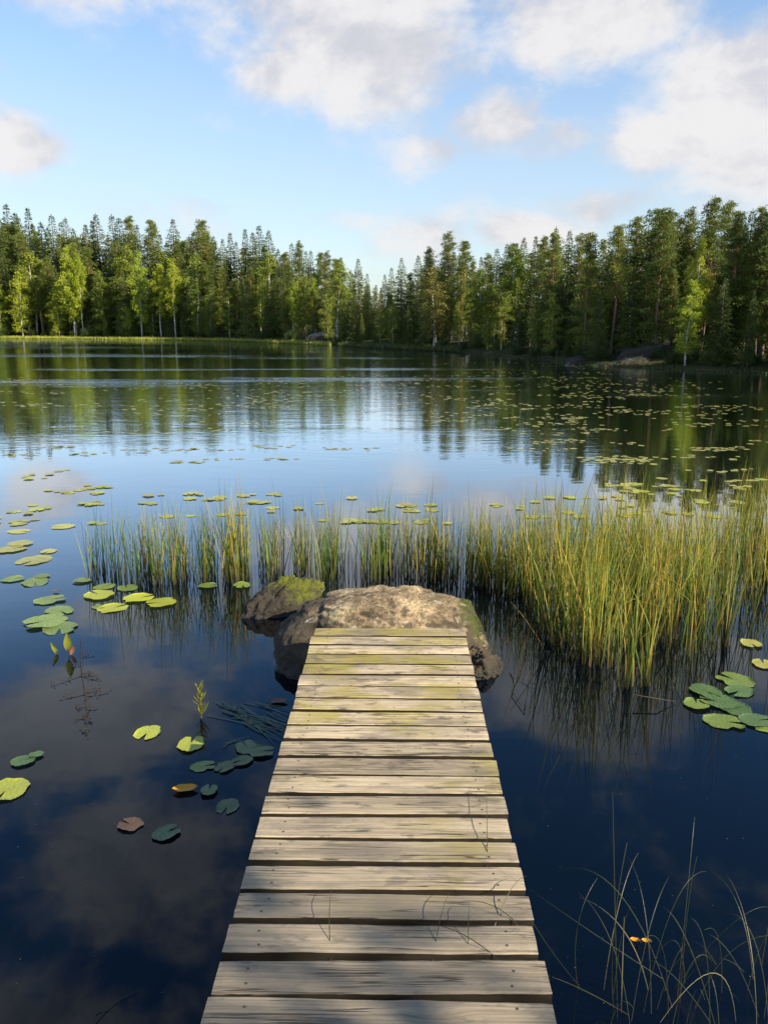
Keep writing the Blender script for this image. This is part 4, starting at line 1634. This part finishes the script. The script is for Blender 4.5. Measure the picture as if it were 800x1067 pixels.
board_blade([(345, 995), (341, 960), (346, 932)], 'thin green blade sprouting between boards left of the boardwalk middle')
board_blade([(451, 994), (458, 960), (468, 936)], 'slanting green blade sprouting between boards right of the middle')
board_blade([(488, 994), (487, 965), (489, 948)], 'upright thin blade sprouting between boards right of the slanting blade')
board_blade([(508, 908), (507, 850), (506, 820)], 'long fine blade lying along the boards near the right edge higher up')
board_blade([(530, 1000), (480, 975), (430, 968)], 'long pale blade lying flat across a board towards the right edge')
board_blade([(513, 962), (530, 930), (548, 918)], 'green blade sticking up between boards at the right edge')
board_blade([(545, 960), (520, 950), (480, 944)], 'bent green blade trailing over the right board ends')

# ------------------------------------------------------------------ light, sky, camera
SUN_AZ, SUN_EL = R(120), R(28)
sun = bpy.data.lights.new('sun', 'SUN')
sun.energy = 5.0
sun.angle = R(.53)
sun.color = (1.0, .89, .7)
so = bpy.data.objects.new('sun', sun)
dvec = Vector((math.sin(SUN_AZ) * math.cos(SUN_EL), math.cos(SUN_AZ) * math.cos(SUN_EL), math.sin(SUN_EL)))
so.rotation_euler = dvec.to_track_quat('Z', 'Y').to_euler()
so.location = dvec * 50
col.objects.link(so)

world = bpy.data.worlds.new('World')
sc.world = world
world.use_nodes = True
nt = NT(world.node_tree)
sky = nt.n('ShaderNodeTexSky', sky_type='NISHITA')
sky.sun_disc = False
sky.sun_elevation = SUN_EL
sky.sun_rotation = SUN_AZ
sky.air_density = 1.0
sky.dust_density = 1.1
sky.ozone_density = 2.2
tc = nt.n('ShaderNodeTexCoord')
D = tc.outputs['Generated']
sx = nt.n('ShaderNodeSeparateXYZ')
nt.put(sx.inputs[0], D)
azn = nt.math('ARCTAN2', sx.outputs[0], sx.outputs[1])
eln = nt.math('ARCSINE', sx.outputs[2])
comb = nt.n('ShaderNodeCombineXYZ')
nt.put(comb.inputs[0], azn)
nt.put(comb.inputs[1], nt.math('MULTIPLY', eln, 1.5))
V2 = comb.outputs[0]
big = nt.noise(V2, 5.0, 9, .6, .25)
sml = nt.noise(nt.vmath('ADD', V2, (3.1, 1.7, 0)), 14.0, 6, .6, .2)
# where the clouds of the day stand: azimuth, elevation, half widths (degrees), weight
def azel(px, py):
    d = ray(px, py).normalized()
    return math.atan2(d.x, d.y), math.asin(d.z)


BL = [(380, 35, 130, 75, .95), (300, 80, 55, 38, .8), (600, 15, 110, 50, .9), (450, 70, 60, 40, .6), (525, 125, 60, 30, .95), (590, 140, 60, 28, .75), (450, 155, 60, 18, .5),
      (780, 95, 95, 58, 1.08), (690, 145, 95, 34, .95), (790, 165, 95, 50, .9), (640, 150, 50, 18, .6), (545, 240, 60, 22, .85), (440, 250, 70, 30, .6), (620, 215, 90, 26, .5), (780, 200, 60, 24, .55),
      (20, 152, 45, 26, .8), (70, -10, 60, 30, .7), (360, 228, 50, 20, .45), (210, 215, 60, 20, .3), (5, 65, 30, 40, .2), (250, 130, 80, 22, .25)]
acc = None
for px, py, rx, ry, w in BL:
    a, e = azel(px, py)
    ra, re = rx / FPX * .95, ry / FPX * .95
    u = nt.math('MULTIPLY', nt.math('SUBTRACT', azn, a), 1 / ra)
    v = nt.math('MULTIPLY', nt.math('SUBTRACT', eln, e), 1 / re)
    q_ = nt.math('ADD', nt.math('MULTIPLY', u, u), nt.math('MULTIPLY', v, v))
    g = nt.math('MULTIPLY', nt.math('EXPONENT', nt.math('MULTIPLY', q_, -1.0)), w)
    acc = g if acc is None else nt.math('MAXIMUM', acc, g)
# higher clouds, seen only mirrored in the near water
HB = [(-23, 25.5, 10, 4.0, .95), (-18, 35, 9, 5, .85), (-26, 43, 8, 5, .75), (9, 23.5, 5, 3.2, .95), (15, 26, 9, 2.6, .95), (24, 22, 8, 3, .7), 
      (60, 30, 25, 12, .8), (-70, 28, 25, 12, .7), (150, 35, 30, 12, .6), (-140, 30, 30, 14, .7)]
for a, e, ra, re, w in HB:
    u = nt.math('MULTIPLY', nt.math('SUBTRACT', azn, R(a)), 1 / R(ra))
    v = nt.math('MULTIPLY', nt.math('SUBTRACT', eln, R(e)), 1 / R(re))
    q_ = nt.math('ADD', nt.math('MULTIPLY', u, u), nt.math('MULTIPLY', v, v))
    g = nt.math('MULTIPLY', nt.math('EXPONENT', nt.math('MULTIPLY', q_, -1.0)), w)
    acc = nt.math('MAXIMUM', acc, g)
dens = nt.math('ADD', nt.math('ADD', acc, nt.math('MULTIPLY', nt.math('SUBTRACT', big, .5), 2.0)), nt.math('MULTIPLY', nt.math('SUBTRACT', sml, .5), .75))
alpha = nt.math('MULTIPLY', nt.step(dens, .08, .7), .95)
# sunlit towards the sun (right), greyer in the body
shade = nt.noise(nt.vmath('ADD', V2, (-.05, -.035, 0)), 5.0, 9, .6, .25)
lit = nt.step(nt.math('SUBTRACT', big, shade), -.13, .1)
ccol = nt.mix(lit, (2.85, 2.85, 3.08), (3.85, 3.78, 3.78))
hs = nt.n('ShaderNodeHueSaturation')
nt.put(hs.inputs['Color'], sky.outputs[0])
hs.inputs['Saturation'].default_value = 1.04
hs.inputs['Value'].default_value = 1.0
# thin bright veil of high cloud low over the wood
zen = nt.mix(nt.step(eln, R(17), R(27)), (1, 1, 1), (.5, .8, 1.0))
blue = nt.mix(1.0, hs.outputs[0], zen, 'MULTIPLY')
veil = nt.math('MULTIPLY', nt.step(eln, R(23), R(4)), nt.math('MULTIPLY_ADD', nt.noise(V2, 2.6, 5, .6), .75, .1), clamp=True)
base_sky = nt.mix(veil, blue, (2.75, 3.05, 3.4))
final = nt.mix(alpha, base_sky, ccol)
bg = nt.n('ShaderNodeBackground')
bg.inputs['Strength'].default_value = .108
nt.put(bg.inputs['Color'], final)
wout = nt.n('ShaderNodeOutputWorld')
nt.t.links.new(bg.outputs[0], wout.inputs[0])

cam = bpy.data.cameras.new('camera')
cam.sensor_fit = 'VERTICAL'
cam.sensor_height = 24.0
cam.lens = FPX / 1067.0 * 24.0
cam.clip_start = .05
cam.clip_end = 6000
co = bpy.data.objects.new('camera', cam)
co.location = (0, 0, EYE)
co.rotation_euler = (math.pi / 2 - PITCH, 0, 0)
col.objects.link(co)
sc.camera = co

vs = sc.view_settings
vs.view_transform = 'Standard'
vs.look = 'None'
vs.exposure = 1.1
vs.gamma = 1.0
vs.use_curve_mapping = False
sc.cycles.max_bounces = 8
sc.cycles.transparent_max_bounces = 8
sc.cycles.use_denoising = True
print('trees', N_TREES, 'pads', n_pads)
